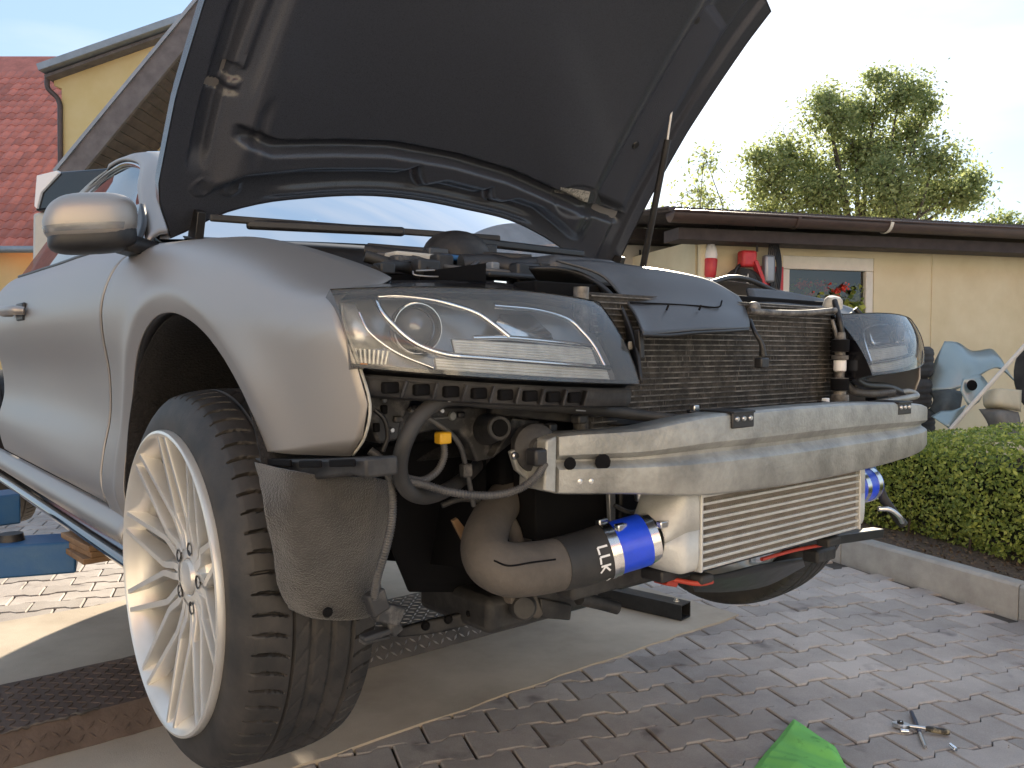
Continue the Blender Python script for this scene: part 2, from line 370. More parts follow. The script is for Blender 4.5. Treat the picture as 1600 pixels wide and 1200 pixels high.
# ------------------------------------------------------------------ leaves
def leaf_cloud(name, P, Nn, size, mtl, parent=None, kind=None, aspect=.55, spread=.9):
    n = len(P); Nn = Nn + rng.normal(0, spread, (n, 3)); Nn /= np.linalg.norm(Nn, axis=1)[:, None]+1e-9
    T = rng.normal(0, 1, (n, 3)); T -= Nn*(T*Nn).sum(1)[:, None]; T /= np.linalg.norm(T, axis=1)[:, None]+1e-9
    B = np.cross(Nn, T); s = size*rng.uniform(.6, 1.3, (n, 1))
    bend = Nn*s*.22
    V = np.stack([P-T*s*.5, P+B*s*aspect*.5-bend*.3, P+T*s*.5-bend, P-B*s*aspect*.5-bend*.3], 1).reshape(-1, 3)
    me = bpy.data.meshes.new(name); me.vertices.add(len(V)); me.vertices.foreach_set('co', V.ravel())
    me.loops.add(n*4); me.loops.foreach_set('vertex_index', np.arange(n*4, dtype=np.int32))
    me.polygons.add(n); me.polygons.foreach_set('loop_start', np.arange(0, n*4, 4, dtype=np.int32))
    me.polygons.foreach_set('loop_total', np.full(n, 4, dtype=np.int32)); me.update(calc_edges=True); me.materials.append(mtl)
    o = link(bpy.data.objects.new(name, me), parent)
    if kind: tag(o, kind=kind)
    return o
M['boxleaf'] = leafmat('box_leaf', (.13, .20, .04), (.55, .60, .14), .45)
M['treeleaf'] = leafmat('tree_leaf', (.16, .21, .075), (.42, .46, .20), .62)
M['bark'] = mat('tree_bark', (.09, .075, .06), .9, var=.4, scale=12, bump=.5, bscale=30)
M['twig'] = mat('hedge_twig', (.07, .05, .035), .9)
# hedge: leaves cover a clipped box with an uneven face
hedge = empty('box_hedge', KP+KN*.42+KD*.6+Vector((0, 0, .09))); tag(hedge, 'long clipped green box hedge behind the concrete kerb', 'hedge')
HL_, HW_, HH_ = 3.9, .72, .56
def hedge_pts(n, inner):
    out = []; nor = []
    while len(out) < n:
        f = random.random()
        s = random.uniform(-1.35, HL_-1.35)
        if f < .5: y, z, nn = 0, random.uniform(.02, HH_), (-KN.x, -KN.y, .15)
        elif f < .85: y, z, nn = random.uniform(0, HW_), HH_, (0, 0, 1)
        else: y, z, nn = random.uniform(0, HW_), random.uniform(.02, HH_), (-KD.x, -KD.y, .1); s = -1.35
        bulge = .035*math.sin(s*3.1+z*4)+.03*math.sin(s*7.3+y*5+1)+.02*math.sin(s*15+z*11)
        cut = .10*max(0, 1-z/.16)+(.06 if z > HH_-.05 and y < .06 else 0)
        dn = bulge*.8 - cut - abs(random.gauss(0, .025)) - (random.uniform(0, .09) if random.random() < inner else 0)
        p = KD*s + KN*y + Vector((0, 0, z)) + Vector(nn).normalized()*dn
        out.append(p[:]); nor.append(nn)
    return np.array(out), np.array(nor, float)
P, Nn = hedge_pts(46000, .5); leaf_cloud('foliage', P, Nn, .024, M['boxleaf'], hedge, 'stuff', .6, .75)
V, F = [], []
for k in range(90):
    s, y = random.uniform(-1.3, HL_-1.4), random.uniform(.08, HW_-.08); p = KD*s+KN*y
    v, f = tube_data([p, p+Vector((random.gauss(0, .03), random.gauss(0, .03), .3)), p+Vector((random.gauss(0, .08), random.gauss(0, .08), .5))], .007, 5, 4); k0 = len(V)
    V += list(v); F += [tuple(i+k0 for i in ff) for ff in f]
tag(mesh('stem', V, F, M['twig'], hedge), kind='stuff')
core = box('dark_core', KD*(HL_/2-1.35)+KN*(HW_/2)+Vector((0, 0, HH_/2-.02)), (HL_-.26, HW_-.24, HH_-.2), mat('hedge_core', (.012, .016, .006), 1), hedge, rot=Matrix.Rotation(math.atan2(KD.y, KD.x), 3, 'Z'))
P = np.array([(KP+KD*random.uniform(-2, 3.5)+KN*random.uniform(.1, .5)+Vector((0, 0, .095+random.uniform(0, .012))))[:] for _ in range(2600)])
tag(leaf_cloud('leaf_litter', P, np.tile([0, 0, 1.], (len(P), 1)), .022, mat('dry_leaf', (.12, .085, .055), .9, var=.6, scale=80), None, 'stuff', .6, .5), 'brown bark mulch and leaf litter between kerb and hedge', 'mulch')

def tree(label, base, height, crown, n_leaf, size, seed, trunk_r=.13, group=None):
    """crown: list of (dx, dy, z, radius) lobes"""
    r_ = random.Random(seed)
    t = empty('leafy_tree', base); tag(t, label, 'tree', group)
    tr = [(0, 0, 0), (.05, .02, height*.3), (-.04, 0, height*.55), (.03, .04, height*.8)]
    tube('trunk', tr, [trunk_r, trunk_r*.8, trunk_r*.5, trunk_r*.2], M['bark'], t, 10)
    V, F, L = [], [], []
    for (dx, dy, z, rad) in crown:
        st = Vector((0, 0, height*r_.uniform(.22, .5))); en = Vector((dx, dy, z))
        mid = st.lerp(en, .5)+Vector((r_.gauss(0, .12), r_.gauss(0, .12), .15))
        v, f = tube_data([st, mid, en], [trunk_r*.35, trunk_r*.22, trunk_r*.08], 6, 8); k = len(V); V += list(v); F += [tuple(i+k for i in q) for q in f]
        nb = max(6, int(rad*60))
        for _ in range(nb):
            d = Vector((r_.gauss(0, 1), r_.gauss(0, 1), r_.gauss(0, .85))).normalized()*rad*r_.uniform(.45, 1.12); e2 = en+d
            v, f = tube_data([en, en+d*.5+Vector((0, 0, .04)), e2], [trunk_r*.07, trunk_r*.05, .004], 4, 4); k = len(V); V += list(v); F += [tuple(i+k for i in q) for q in f]
            L.append((e2, d.normalized(), rad))
    tag(mesh('branches', V, F, M['bark'], t), kind='stuff')
    P, N2 = [], []
    per = max(1, n_leaf//len(L))
    for e2, d, rad in L:
        for _ in range(per):
            P.append((e2+Vector((r_.gauss(0, 1), r_.gauss(0, 1), r_.gauss(0, .8)))*.19*(.6+rad*.5)-d*r_.uniform(0, rad*.4))[:]); N2.append((d+Vector((0, 0, .4)))[:])
    leaf_cloud('crown', np.array(P), np.array(N2), size, M['treeleaf'], t, None, .55, .8)
    return t
TB = (6.05, 14.5, 0)
tree('big broad green tree with feathery crown behind the garage roof', TB, 4.6,
     [(-1.5885, 0, 4.0, 0.5354), (-1.0865, 0.4, 4.5577, 0.5577), (-0.6962, -0.3, 5.0038, 0.4462), (-0.4731, 0.6, 4.0, 0.6692), (-0.1385, 0, 4.5577, 0.6135), (0.0846, 0.3, 5.2269, 0.4685), (0.475, -0.3, 5.3942, 0.3792), (0.5308, 0.5, 4.5577, 0.6135), (0.8654, 0.2, 4.9481, 0.3346), (0.9769, -0.5, 4.2231, 0.5019), (1.3115, 0.2, 3.8885, 0.5019), (1.7019, 0, 3.7769, 0.3569), (0.0846, -0.8, 3.7769, 0.6692), (-0.9192, -0.5, 3.6654, 0.5577), (0.6423, 0.2, 3.5538, 0.5577), (-1.3096, 0.5, 3.4981, 0.4462), (-0.6404, 0, 5.45, 0.1785), (0.9992, 0.2, 5.6173, 0.1338), (1.0885, 0, 5.3385, 0.145), (1.925, 0, 4.1115, 0.1338), (0.2519, 0, 5.7846, 0.1562), (-1.8115, 0, 4.4462, 0.1562)], 40000, .075, 5, .16)
TB2 = (2.75, 12.0, 0)
tree('small thin tree with sparse leaves at the left of the garage roof', TB2, 2.8, [(-0.0269, 0, 3.7308, 0.1846), (-0.0731, 0.1, 3.4077, 0.24), (0.0654, 0, 3.2231, 0.24), (-0.2115, 0.2, 3.1308, 0.1846), (0.0008, 0, 3.9154, 0.0923)], 700, .07, 9, .05)
for i, (b3, lo, lab) in enumerate([((5.65, 30, 0), [(-0.8308, 0, 5.8308, 0.4154), (-0.2769, 0, 5.9692, 0.4615), (0.2769, 0.3, 5.8769, 0.4615), (0.8308, 0, 5.7846, 0.4154), (0.0, 0, 5.2538, 0.6923), (-0.6923, 0, 5.0231, 0.6), (0.6923, 0, 5.0231, 0.6)], 'dark distant bush low behind the left end of the garage roof'),
        ((18.95, 32, 0), [(-0.6646, 0, 5.9738, 0.4431), (-0.2215, 0, 6.1215, 0.4923), (0.2215, 0.3, 6.0231, 0.4923), (0.6646, 0, 5.9246, 0.4431), (0.0, 0, 5.3585, 0.7385), (-0.5538, 0, 5.1123, 0.64), (0.5538, 0, 5.1123, 0.64)], 'dark distant bush low behind the right end of the garage roof')]):
    tree(lab, b3, 3.0, lo, 1800, .16, 20+i, .1)

# ------------------------------------------------------------------ garage
M['yellowwall'] = mat('yellow_plaster', (.62, .53, .335), .92, col2=(.76, .68, .48), scale=1.6, bump=.12, bscale=200, detail=8)
M['greywall'] = mat('grey_plaster', (.50, .48, .43), .92, var=.1, scale=3, bump=.1, bscale=150)
M['gutter'] = mat('brown_gutter', (.085, .058, .050), .42, .2, var=.2, scale=6)
M['fascia'] = mat('dark_fascia', (.045, .035, .034), .7, var=.3, scale=10)
M['frame'] = mat('cream_window_frame', (.74, .71, .63), .5, var=.06, scale=12)
M['sheet'] = mat('grey_sheet_metal', (.32, .33, .35), .45, .6, var=.15, scale=5)
M['roofing'] = mat('corrugated_roofing', (.07, .06, .058), .8, var=.3, scale=8)
GE, GN = az(74), az(164)                     # along the wall; outward normal (towards the camera)
GO = Vector((1.456, 6.646, 0))
def G(t, n, z): return GO + GE*t + GN*n + Vector((0, 0, z))
garage = empty('garage', GO); tag(garage, 'low yellow garage with brown gutter and white framed window', 'garage')
garage.rotation_euler = (0, 0, math.atan2(GE.y, GE.x))          # local x along wall, local y = -normal
def gb(name, t0, t1, n0, n1, z0, z1, m, bevel=.003, parent=None):
    return box(name, ((t0+t1)/2, -(n0+n1)/2, (z0+z1)/2), (abs(t1-t0), abs(n1-n0), abs(z1-z0)), m, parent or garage, bevel=bevel)
WT0, WT1, WZ0, WZ1 = .800, 1.690, 1.08, 1.895
wallv = [(0, 0, 0), (7, 0, 0), (7, 0, 2.02), (0, 0, 2.02), (WT0, 0, WZ0), (WT1, 0, WZ0), (WT1, 0, WZ1), (WT0, 0, WZ1)]
mesh('wall', [(0, 0, 0), (7.5, 0, 0), (7.5, 0, 1.985), (0, 0, 1.985), (WT0, 0, WZ0), (WT1, 0, WZ0), (WT1, 0, WZ1), (WT0, 0, WZ1), (0, 4, 0), (0, 4, 1.985), (7.5, 4, 0), (7.5, 4, 1.985),
              (WT0, .14, WZ0), (WT1, .14, WZ0), (WT1, .14, WZ1), (WT0, .14, WZ1)],
     [(0, 1, 5, 4), (1, 2, 6, 5), (2, 3, 7, 6), (3, 0, 4, 7), (0, 3, 9, 8), (2, 1, 10, 11), (8, 9, 11, 10), (4, 5, 13, 12), (5, 6, 14, 13), (6, 7, 15, 14), (7, 4, 12, 15)], M['yellowwall'], garage)
win = box('window', ((WT0+WT1)/2, .028, WZ1-.055), (WT1-WT0, .05, .11), M['frame'], garage, bevel=.006)
for (x0, x1, z0, z1) in ((WT0, WT0+.07, WZ0, WZ1-.111), (WT1-.075, WT1, WZ0, WZ1-.111), (WT0+.071, WT1-.076, WZ0, WZ0+.07)):
    box('frame', ((x0+x1)/2, .03, (z0+z1)/2), (x1-x0, .05, z1-z0), M['frame'], win, bevel=.006)
mesh('pane', [(WT0+.06, .04, WZ0+.06), (WT1-.06, .04, WZ0+.06), (WT1-.06, .04, WZ1-.10), (WT0+.06, .04, WZ1-.10)], [(0, 1, 2, 3)], M['pane'], win)
box('dark_room', ((WT0+WT1)/2, .75, 1.5), (1.6, .9, 1.2), mat('dim_room', (.10, .10, .105), .9), garage).data.flip_normals()
gb('sill', WT0-.04, WT1+.04, -.02, .10, WZ0-.04, WZ0-.004, M['frame'])
gb('fascia', -.3, 7.5, .05, .30, 1.945, 2.035, M['fascia'])
roof = mesh('roof', [], [], None, garage) if False else None
nw = 150; V = []; F = []
for i in range(nw*6+1):
    x = -.45+8*i/(nw*6); h = .018*math.sin(i/6*2*math.pi)
    for y, z in ((-.40, 2.155), (4.3, 2.58)): V.append((x, y, z+h))
for i in range(nw*6): F.append((2*i, 2*i+2, 2*i+3, 2*i+1))
mesh('roof', V, F, M['roofing'], garage, smooth=60, thick=.012)
prof = [(-.075*math.cos(a)-.40, -.075*math.sin(a)+2.125) for a in np.linspace(0, math.pi, 12)]
V = []; F = []
for x in (-.42, 7.5):
    for y, z in prof: V.append((x, y, z))
for i in range(11): F.append((i, i+1, 12+i+1, 12+i))
F.append(tuple(range(12)))
gut = mesh('gutter', V, F, M['gutter'], garage, smooth=60, thick=.004)
tube('gutter_bead', [(-.42, -.478, 2.128), (7.5, -.478, 2.128)], .009, M['gutter'], gut, 8, 2)
for t in (.62, 1.46, 3.05, 4.6):
    mm = M['frame'] if t == 1.46 else M['gutter']
    V = []; F = []
    for a in np.linspace(-.1, math.pi*.8, 10):
        for w in (-.014, .014): V.append((t+w, -.081*math.cos(a)-.40, -.081*math.sin(a)+2.127))
    for i in range(9): F.append((2*i, 2*i+1, 2*i+3, 2*i+2))
    mesh('gutter_bracket', V, F, mm, gut, thick=.004)
tube('downpipe', [(.035, -.05, 0), (.035, -.05, 1.5), (.035, -.05, 2.02)], .035, M['yellowwall'], garage, 14)
gb('wall_seam', 2.285, 2.30, .0, .008, .6, 1.98, M['yellowwall']); gb('junction_box', 2.245, 2.30, .0, .03, 1.975, 2.02, M['fascia'])
# things hanging on the garage wall
def gp(x, z, n=.06): return G(x, n, z)
plug = empty('plug', gp(.09, 1.835, .09)); tag(plug, 'red and white industrial plug hanging from a cable under the gutter', 'plug')
lathe('sleeve', [(.0, .115), (.026, .115), (.040, .085), (.05, .03), (.046, .0)], (0, 0, 0), (0, 0, 1), M['white'], plug, 20)
lathe('socket_body', [(.046, 0), (.052, -.01), (.047, -.13), (.036, -.15), (0, -.15)], (0, 0, 0), (0.06, 0, 1), M['red'], plug, 20)
lathe('tip', [(.03, -.15), (.034, -.155), (.034, -.21), (0, -.21)], (0, 0, 0), (0.06, 0, 1), M['white'], plug, 18)
tube('cable', [(0, 0, .11), (.01, 0, .15), (.03, 0, .2), (.05, .02, .26)], .011, M['black'], plug, 8)
reel = empty('cable_reel', gp(.44, 1.735, .12)); tag(reel, 'red cable reel with black drum hung on the yellow garage wall', 'cable reel')
rr = reel; reel.rotation_euler = (0, 0, math.atan2(GE.y, GE.x))
lathe('drum', [(0, -.05), (.12, -.05), (.15, -.05), (.15, -.035), (.10, -.03), (.10, .03), (.15, .035), (.15, .05), (0, .05)], (-.09, 0, -.12), (0.75, .5, 0), M['rubber'], reel, 30)
lathe('drum_face', [(0, .0), (.11, .0), (.115, -.008)], (-.05, -.05, -.12), (.75, -.65, 0), M['greywall'], reel, 30)
box('bracket_head', (-.06, -.02, .10), (.13, .10, .13), M['red'], reel, bevel=.02)
bar('arm', (-.02, -.06, .08), (.10, -.06, -.18), .06, .03, M['red'], reel)
box('plate', (.17, 0, -.10), (.22, .03, .30), M['red'], reel, bevel=.008)
box('plate_window', (.20, -.018, -.10), (.09, .012, .20), M['sheet'], reel)
box('bundle', (.10, -.07, .02), (.09, .07, .22), M['sheet'], reel, bevel=.02)
for k in range(4):
    tube('hanging_loop', [(.12+.018*k, -.06, .25), (.09+.018*k, -.085, .05), (.13+.016*k, -.085, -.14-.02*k), (.17+.012*k, -.085, .05), (.13+.018*k, -.06, .25)], .008, M['black'], reel, 6, 24)
tube('feed_cable', [(-.06, 0, .08), (-.16, -.03, .02), (-.19, -.03, -.12), (-.19, -.02, -.3)], .013, M['black'], reel, 8)
tube('hook', [(.03, -.02, .16), (.02, -.02, .3), (.02, 0, .42)], .010, M['black'], reel, 6)
gb_fl = empty('window_flowers', G(1.30, -.12, 1.36)); tag(gb_fl, 'red geraniums behind the garage window', 'flowers')
P = np.array([(max(-.30, min(.28, random.gauss(0, .2))), random.gauss(0, .05), random.uniform(.0, .36)*math.exp(-random.random())) for _ in range(900)]); leaf_cloud('foliage', P, np.tile([0, -1., .5], (900, 1)), .05, M['boxleaf'], gb_fl, None, .9)
M['petal'] = leafmat('geranium_petal', (.60, .03, .02), (.85, .12, .06), .3)
for k in range(9):
    c = np.array([random.uniform(-.26, .27), -.06, random.uniform(.12, .32)]); P = c+rng.normal(0, .018, (40, 3)); leaf_cloud('blossom', P, np.tile([0, -1., .3], (40, 1)), .024, M['petal'], gb_fl, None, .9)
# pale wall and sheet metal to the left of the garage
shed = empty('pale_shed', (1.2, 7.3, 0)); tag(shed, 'pale grey shed wall between the hood and the garage', 'shed')
shed.rotation_euler = (0, 0, math.atan2(GE.y, GE.x))
box('wall', (-.1, .6, 1.05), (1.1, .2, 2.1), M['greywall'], shed, bevel=.01)
box('roof_edge', (-.05, .45, 2.16), (1.3, .5, .10), M['fascia'], shed)
for k in range(7): box('sheet_rib', (-.78+.06*k, .45, 1.05), (.03, .03, 2.1), M['sheet'], shed, bevel=.006)
box('sheet_panel', (-.62, .48, 1.05), (.45, .02, 2.1), M['sheet'], shed)
tube('wall_cable', [(-.18, .48, 1.98), (-.2, .48, 1.8), (-.05, .47, 1.62), (.06, .47, 1.58), (.14, .47, 1.68), (.13, .48, 2.05)], .009, M['black'], shed, 6)
box('wall_tap', (-.28, .46, 1.78), (.05, .06, .07), M['sheet'], shed)

# ------------------------------------------------------------------ scrap parts beside the garage wall
def stack_tyre(name, c, label, rr_=.32, w=.225, group=None, tilt=0):
    prof = [(rr_*.62, -w*.40), (rr_*.70, -w*.47), (rr_*.90, -w*.5), (rr_*.97, -w*.42)]
    for k in range(9):
        y = -w*.36+w*.72*k/8; prof += [(rr_*(1 if k % 2 else .985), y-w*.02), (rr_*(1 if k % 2 else .985), y+w*.02)]
    prof += [(rr_*.97, w*.42), (rr_*.90, w*.5), (rr_*.70, w*.47), (rr_*.62, w*.40)]
    V, F = lathe_data(prof, (0, 0, 0), (math.sin(tilt), 0, math.cos(tilt)), 44)
    o = mesh(name, V, F, M['oldtyre'], None, smooth=40); o.location = c
    tag(o, label, 'tyre', group); return o
names = ['lowest', 'second', 'third', 'fourth', 'topmost']
for k in range(5):
    stack_tyre('old_tyre', (2.76+random.uniform(-.02, .02), 6.15, .115+.228*k), ['bottom tyre of the stack behind the hedge', 'second tyre from the bottom of the stack behind the hedge', 'middle tyre of the stack behind the hedge', 'second tyre from the top of the stack behind the hedge', 'topmost old tyre of the stack beside the garage wall'][k], group='old tyres stacked by the garage')
o = stack_tyre('old_tyre', (3.72, 5.55, .95), 'worn black tyre standing upright at the right edge beside the scrap panels', .34, .24); o.rotation_euler = (0, R(90), R(20))
M['palepaint'] = mat('pale_blue_paint', (.30, .37, .38), .30, .5, var=.06, scale=4, rvar=.05)
M['paleback'] = mat('panel_inside', (.07, .08, .08), .6, var=.3, scale=10)
def panel(name, label, rows, m, cat='car panel', thick=.006):
    o = loftrows(name, rows, m, None, 6, thick=thick); tag(o, label, cat); return o
# ------------------------------------------------------------------ the car
car = empty('car', CAR_O, CAR_RZ)
tag(car, 'satin grey coupe raised on a lift, hood open and front bumper removed', 'car')
ROWN = 11
ST = {  # station a: (half width, [z of rows], [offset inwards of rows])
 -3.70: (.80, [.80, .86, .93, 1.0, 1.08, 1.16, 1.22, 1.28, 1.34, 1.38, 1.40], [.10, .07, .04, .02, .01, .004, 0, .01, .04, .08, .14]),
 -3.30: (.885, [.76, .84, .92, 1.0, 1.08, 1.16, 1.22, 1.28, 1.34, 1.385, 1.41], [.08, .05, .03, .02, .01, .004, 0, .01, .03, .07, .13]),
 -2.75: (.925, [.72, .80, .88, .97, 1.06, 1.15, 1.21, 1.27, 1.33, 1.375, 1.395], [.07, .045, .02, .01, .006, .002, 0, .01, .03, .06, .10]),
 -2.10: (.915, [.70, .78, .86, .95, 1.05, 1.14, 1.20, 1.26, 1.315, 1.355, 1.375], [.055, .030, .022, .040, .034, .010, 0, .010, .032, .064, .092]),
 -1.40: (.912, [.70, .78, .86, .95, 1.05, 1.14, 1.20, 1.26, 1.315, 1.350, 1.368], [.050, .020, .020, .046, .042, .012, 0, .010, .032, .064, .090]),
 -.80: (.910, [.70, .78, .86, .95, 1.05, 1.14, 1.20, 1.26, 1.312, 1.345, 1.362], [.046, .016, .022, .042, .036, .010, 0, .010, .032, .064, .090]),
 -.45: (.912, [.70, .78, .86, .95, 1.05, 1.14, 1.20, 1.255, 1.302, 1.334, 1.350], [.040, .014, .016, .026, .022, .006, 0, .010, .034, .075, .125]),
 -.20: (.920, [.70, .78, .86, .95, 1.05, 1.14, 1.195, 1.245, 1.290, 1.322, 1.335], [.035, .012, .008, .012, .010, .003, 0, .010, .036, .085, .150]),
 0.0: (.924, [.70, .78, .86, .95, 1.05, 1.135, 1.188, 1.235, 1.276, 1.306, 1.318], [.035, .012, .006, .008, .006, .002, 0, .010, .036, .088, .165]),
 .20: (.917, [.70, .78, .86, .95, 1.04, 1.12, 1.170, 1.212, 1.245, 1.268, 1.278], [.040, .018, .012, .010, .006, .002, 0, .010, .032, .085, .180]),
 .40: (.897, [.70, .78, .86, .94, 1.02, 1.09, 1.135, 1.165, 1.188, 1.206, 1.216], [.060, .045, .034, .022, .012, .004, 0, .007, .024, .075, .190]),
 .52: (.872, [.70, .78, .86, .94, 1.01, 1.075, 1.12, 1.145, 1.162, 1.176, 1.184], [.070, .055, .044, .030, .016, .006, 0, .004, .012, .030, .080]),
 .66: (.800, [.70, .78, .86, .94, 1.00, 1.06, 1.10, 1.12, 1.135, 1.148, 1.154], [.080, .06, .05, .034, .02, .008, 0, .004, .010, .024, .060]),
}
SA = sorted(ST); SW = [ST[a][0] for a in SA]; SZ = np.array([ST[a][1] for a in SA]); SOF = np.array([ST[a][2] for a in SA]); RI = np.arange(ROWN)
_sc = {}
def section(a):
    k = round(a, 4)
    if k not in _sc: _sc[k] = (float(hermite(SA, SW, a)), hermite(SA, SZ, a), hermite(SA, SOF, a))
    return _sc[k]
SV = np.linspace(0, 10, 161); _sd = {}
def dense(a):
    k = round(a, 3)
    if k not in _sd:
        w, z, of = section(k); _sd[k] = (np.array([-(w-float(hermite(RI, of, v))) for v in SV[::4]]), np.array([float(hermite(RI, z, v)) for v in SV[::4]]))
    return _sd[k]
GA = np.linspace(-3.7, .66, 437); GB = np.array([dense(a)[0] for a in GA]); GZ = np.array([dense(a)[1] for a in GA])
def side(a, v):
    x = min(max((a+3.7)/.01, 0), 435.999); i = int(x); f = x-i; y = min(max(v*4, 0), 39.999); j = int(y); g = y-j
    q = lambda T: (T[i, j]*(1-f)+T[i+1, j]*f)*(1-g)+(T[i, j+1]*(1-f)+T[i+1, j+1]*f)*g
    return (a, float(q(GB)), float(q(GZ)))
def v_of(a, z):
    i = int(round(min(max((a+3.7)/.01, 0), 436)))
    return float(np.interp(z, GZ[i], SV[::4]))
def arch_panel(name, ca, cz, rad, t0, t1, outer, m, n_ang=110, n_rad=26, flare=.011):
    """panel around a wheel opening: polar grid between the arch and the outline"""
    O2 = []
    for (a, v) in outer:
        p = side(a, v); O2.append((math.degrees(math.atan2(p[2]-cz, a-ca)) % 360, a, v))
    th = [min(max(o[0] if o[0] < 300 else o[0]-360, t0), t1) for o in O2]
    th = np.maximum.accumulate(np.clip(th, t0+.02*np.arange(len(th)), None))
    ang = np.radians(np.unique(np.concatenate([np.linspace(t0, t1, n_ang), th]))); n_ang = len(ang)
    V = []; F = []
    for i, t in enumerate(ang):
        td = math.degrees(t)
        oa = float(np.interp(td, th, [o[1] for o in O2])); ov = float(np.interp(td, th, [o[2] for o in O2]))
        ia, iz = ca+rad*math.cos(t), cz+rad*math.sin(t); iv = v_of(ia, iz)
        for j in range(n_rad):
            s = (j/(n_rad-1))**1.5
            a = ia+(oa-ia)*s; v = iv+(ov-iv)*s; p = side(a, v)
            r = math.hypot(a-ca, p[2]-cz)-rad
            fl = flare*math.exp(-((r-.034)/.05)**2) if r > .034 else flare - (.034-r)*.30
            fade = sst(t0-1, t0+14, td)*(1-sst(t1-14, t1+1, td))*.75+.25
            fade *= 1-sst(.8, 1, s)
            V.append((p[0], p[1]-fl*fade, p[2]))
    for i in range(n_ang-1):
        for j in range(n_rad-1): F.append((i*n_rad+j, i*n_rad+j+1, (i+1)*n_rad+j+1, (i+1)*n_rad+j))
    return mesh(name, V, F, m, car, smooth=180, thick=.0025)
AC_Z, AC_R = .800, .370
fo = [(.515, v_of(.515, .957)), (.540, v_of(.54, .985)), (.556, v_of(.556, 1.03)), (.548, v_of(.548, 1.085)), (.530, v_of(.53, 1.135)), (.512, v_of(.512, 1.165)), (.498, 9.0), (.46, 9.75), (.395, 10), (.3, 10), (.2, 10), (.1, 10), (0, 10), (-.1, 10), (-.2, 10), (-.3, 10), (-.42, 10), (-.440, 9), (-.455, 8), (-.475, 6.5), (-.50, 5.2), (-.53, 4), (-.555, 3), (-.575, 2), (-.58, 1), (-.57, .3)]
fender = arch_panel('front_fender', 0, AC_Z, AC_R, 24, 194, fo, M['paint'])
# cream flange at the front edge of the fender
fl_pts = [side(a, v) for a, v in fo[:6]]
rows = [[(p[0]+.001, p[1]+.003, p[2]) for p in fl_pts], [(p[0]-.002, p[1]+.008, p[2]) for p in fl_pts], [(p[0]-.02, p[1]+.014, p[2]) for p in fl_pts]]
loftrows('fender_flange', rows, M['primer'], fender, 4, thick=.002)
# arch return lip
grid('arch_lip', lambda u, w: (lambda t: (lambda p: (p[0]*(1+.0), p[1]+.002+.022*w, AC_Z+(p[2]-AC_Z)*(1-.0)))(side(AC_R*math.cos(t), v_of(AC_R*math.cos(t), AC_Z+AC_R*math.sin(t)))))(R(24+170*u)), 60, 3, M['black'], fender, thick=.002)
def dgap(v): return float(np.interp(v, [.3, 1, 2, 3, 4, 5.2, 6.5, 8, 9, 10], [-.578, -.588, -.583, -.563, -.538, -.508, -.483, -.463, -.448, -.428]))
DB = -2.02
grid('door_gap_block', lambda u, w: (lambda p: (p[0], p[1]+.012, p[2]))(side(dgap(.3+w*9.6)+.03-.06*u, .3+w*9.6)), 4, 30, M['deep'], car, 60)  # near-black strip added behind the gap to stop daylight showing through
door = grid('door', lambda u, w: side(dgap(w*9.9+.1)+(DB-dgap(w*9.9+.1))*u, .55+w*9.45), 70, 60, M['paint'], car, 180, thick=.003, flip=True)
# dark seal strip at the beltline and sill
tube('belt_seal', [side(-.50-i*.15, 10.0)[0:1]+(side(-.5-i*.15, 10)[1]+.004, side(-.5-i*.15, 10)[2]+.004) for i in range(11)], .006, M['black'], door, 8)
# handle
hc = side(-1.45, 6.4)
box('handle_recess', (hc[0]+.02, hc[1]-.001, hc[2]), (.11, .012, .055), M['black'], door, bevel=.02)
V, F = tube_data([(hc[0]-.10, hc[1]-.006, hc[2]), (hc[0]-.085, hc[1]-.032, hc[2]+.002), (hc[0], hc[1]-.042, hc[2]+.004), (hc[0]+.085, hc[1]-.034, hc[2]+.002), (hc[0]+.102, hc[1]-.006, hc[2])], [.012, .015, .015, .015, .012], 12)
mesh('handle', V, F, M['paint'], door, smooth=60)
# sill: painted bar above a gloss black blade
def rib(a0, a1, f, n, name, m, parent): return grid(name, lambda u, w: f(a0+(a1-a0)*u, w), n, 14, m, parent, 60, thick=.003, flip=True)
def sill_f(a, w):
    t = w*math.pi*.95; b0 = -.872; return (a, b0-.030*math.sin(t)**.8-.012*w*0, .735-.075*w)
sill = rib(-2.35, -.40, sill_f, 40, 'side_sill', M['paint'], car)
def blade_f(a, w):
    t = w*math.pi; return (a, -.835-.055*math.sin(t)**.7-.01*w, .656-.055*w)
rib(-2.35, -.36, blade_f, 40, 'sill_blade', M['gloss'], car)
# hidden floor and dark inner structure
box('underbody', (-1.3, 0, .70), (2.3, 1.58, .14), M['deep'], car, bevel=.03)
qo = [(-2.03-.27, .55), (-2.2, .55), (-2.04, 1.5), (-2.03, 3), (-2.03, 5), (-2.03, 7), (-2.03, 10), (-2.4, 10), (-2.75, 10), (-3.1, 10), (-3.45, 10), (-3.65, 9), (-3.69, 7), (-3.69, 4), (-3.66, 1), (-3.3, .6), (-3.2, .6)]
quarter = arch_panel('rear_quarter', -2.75, .80, .37, -12, 192, qo[::-1], M['paint'], flare=.008)
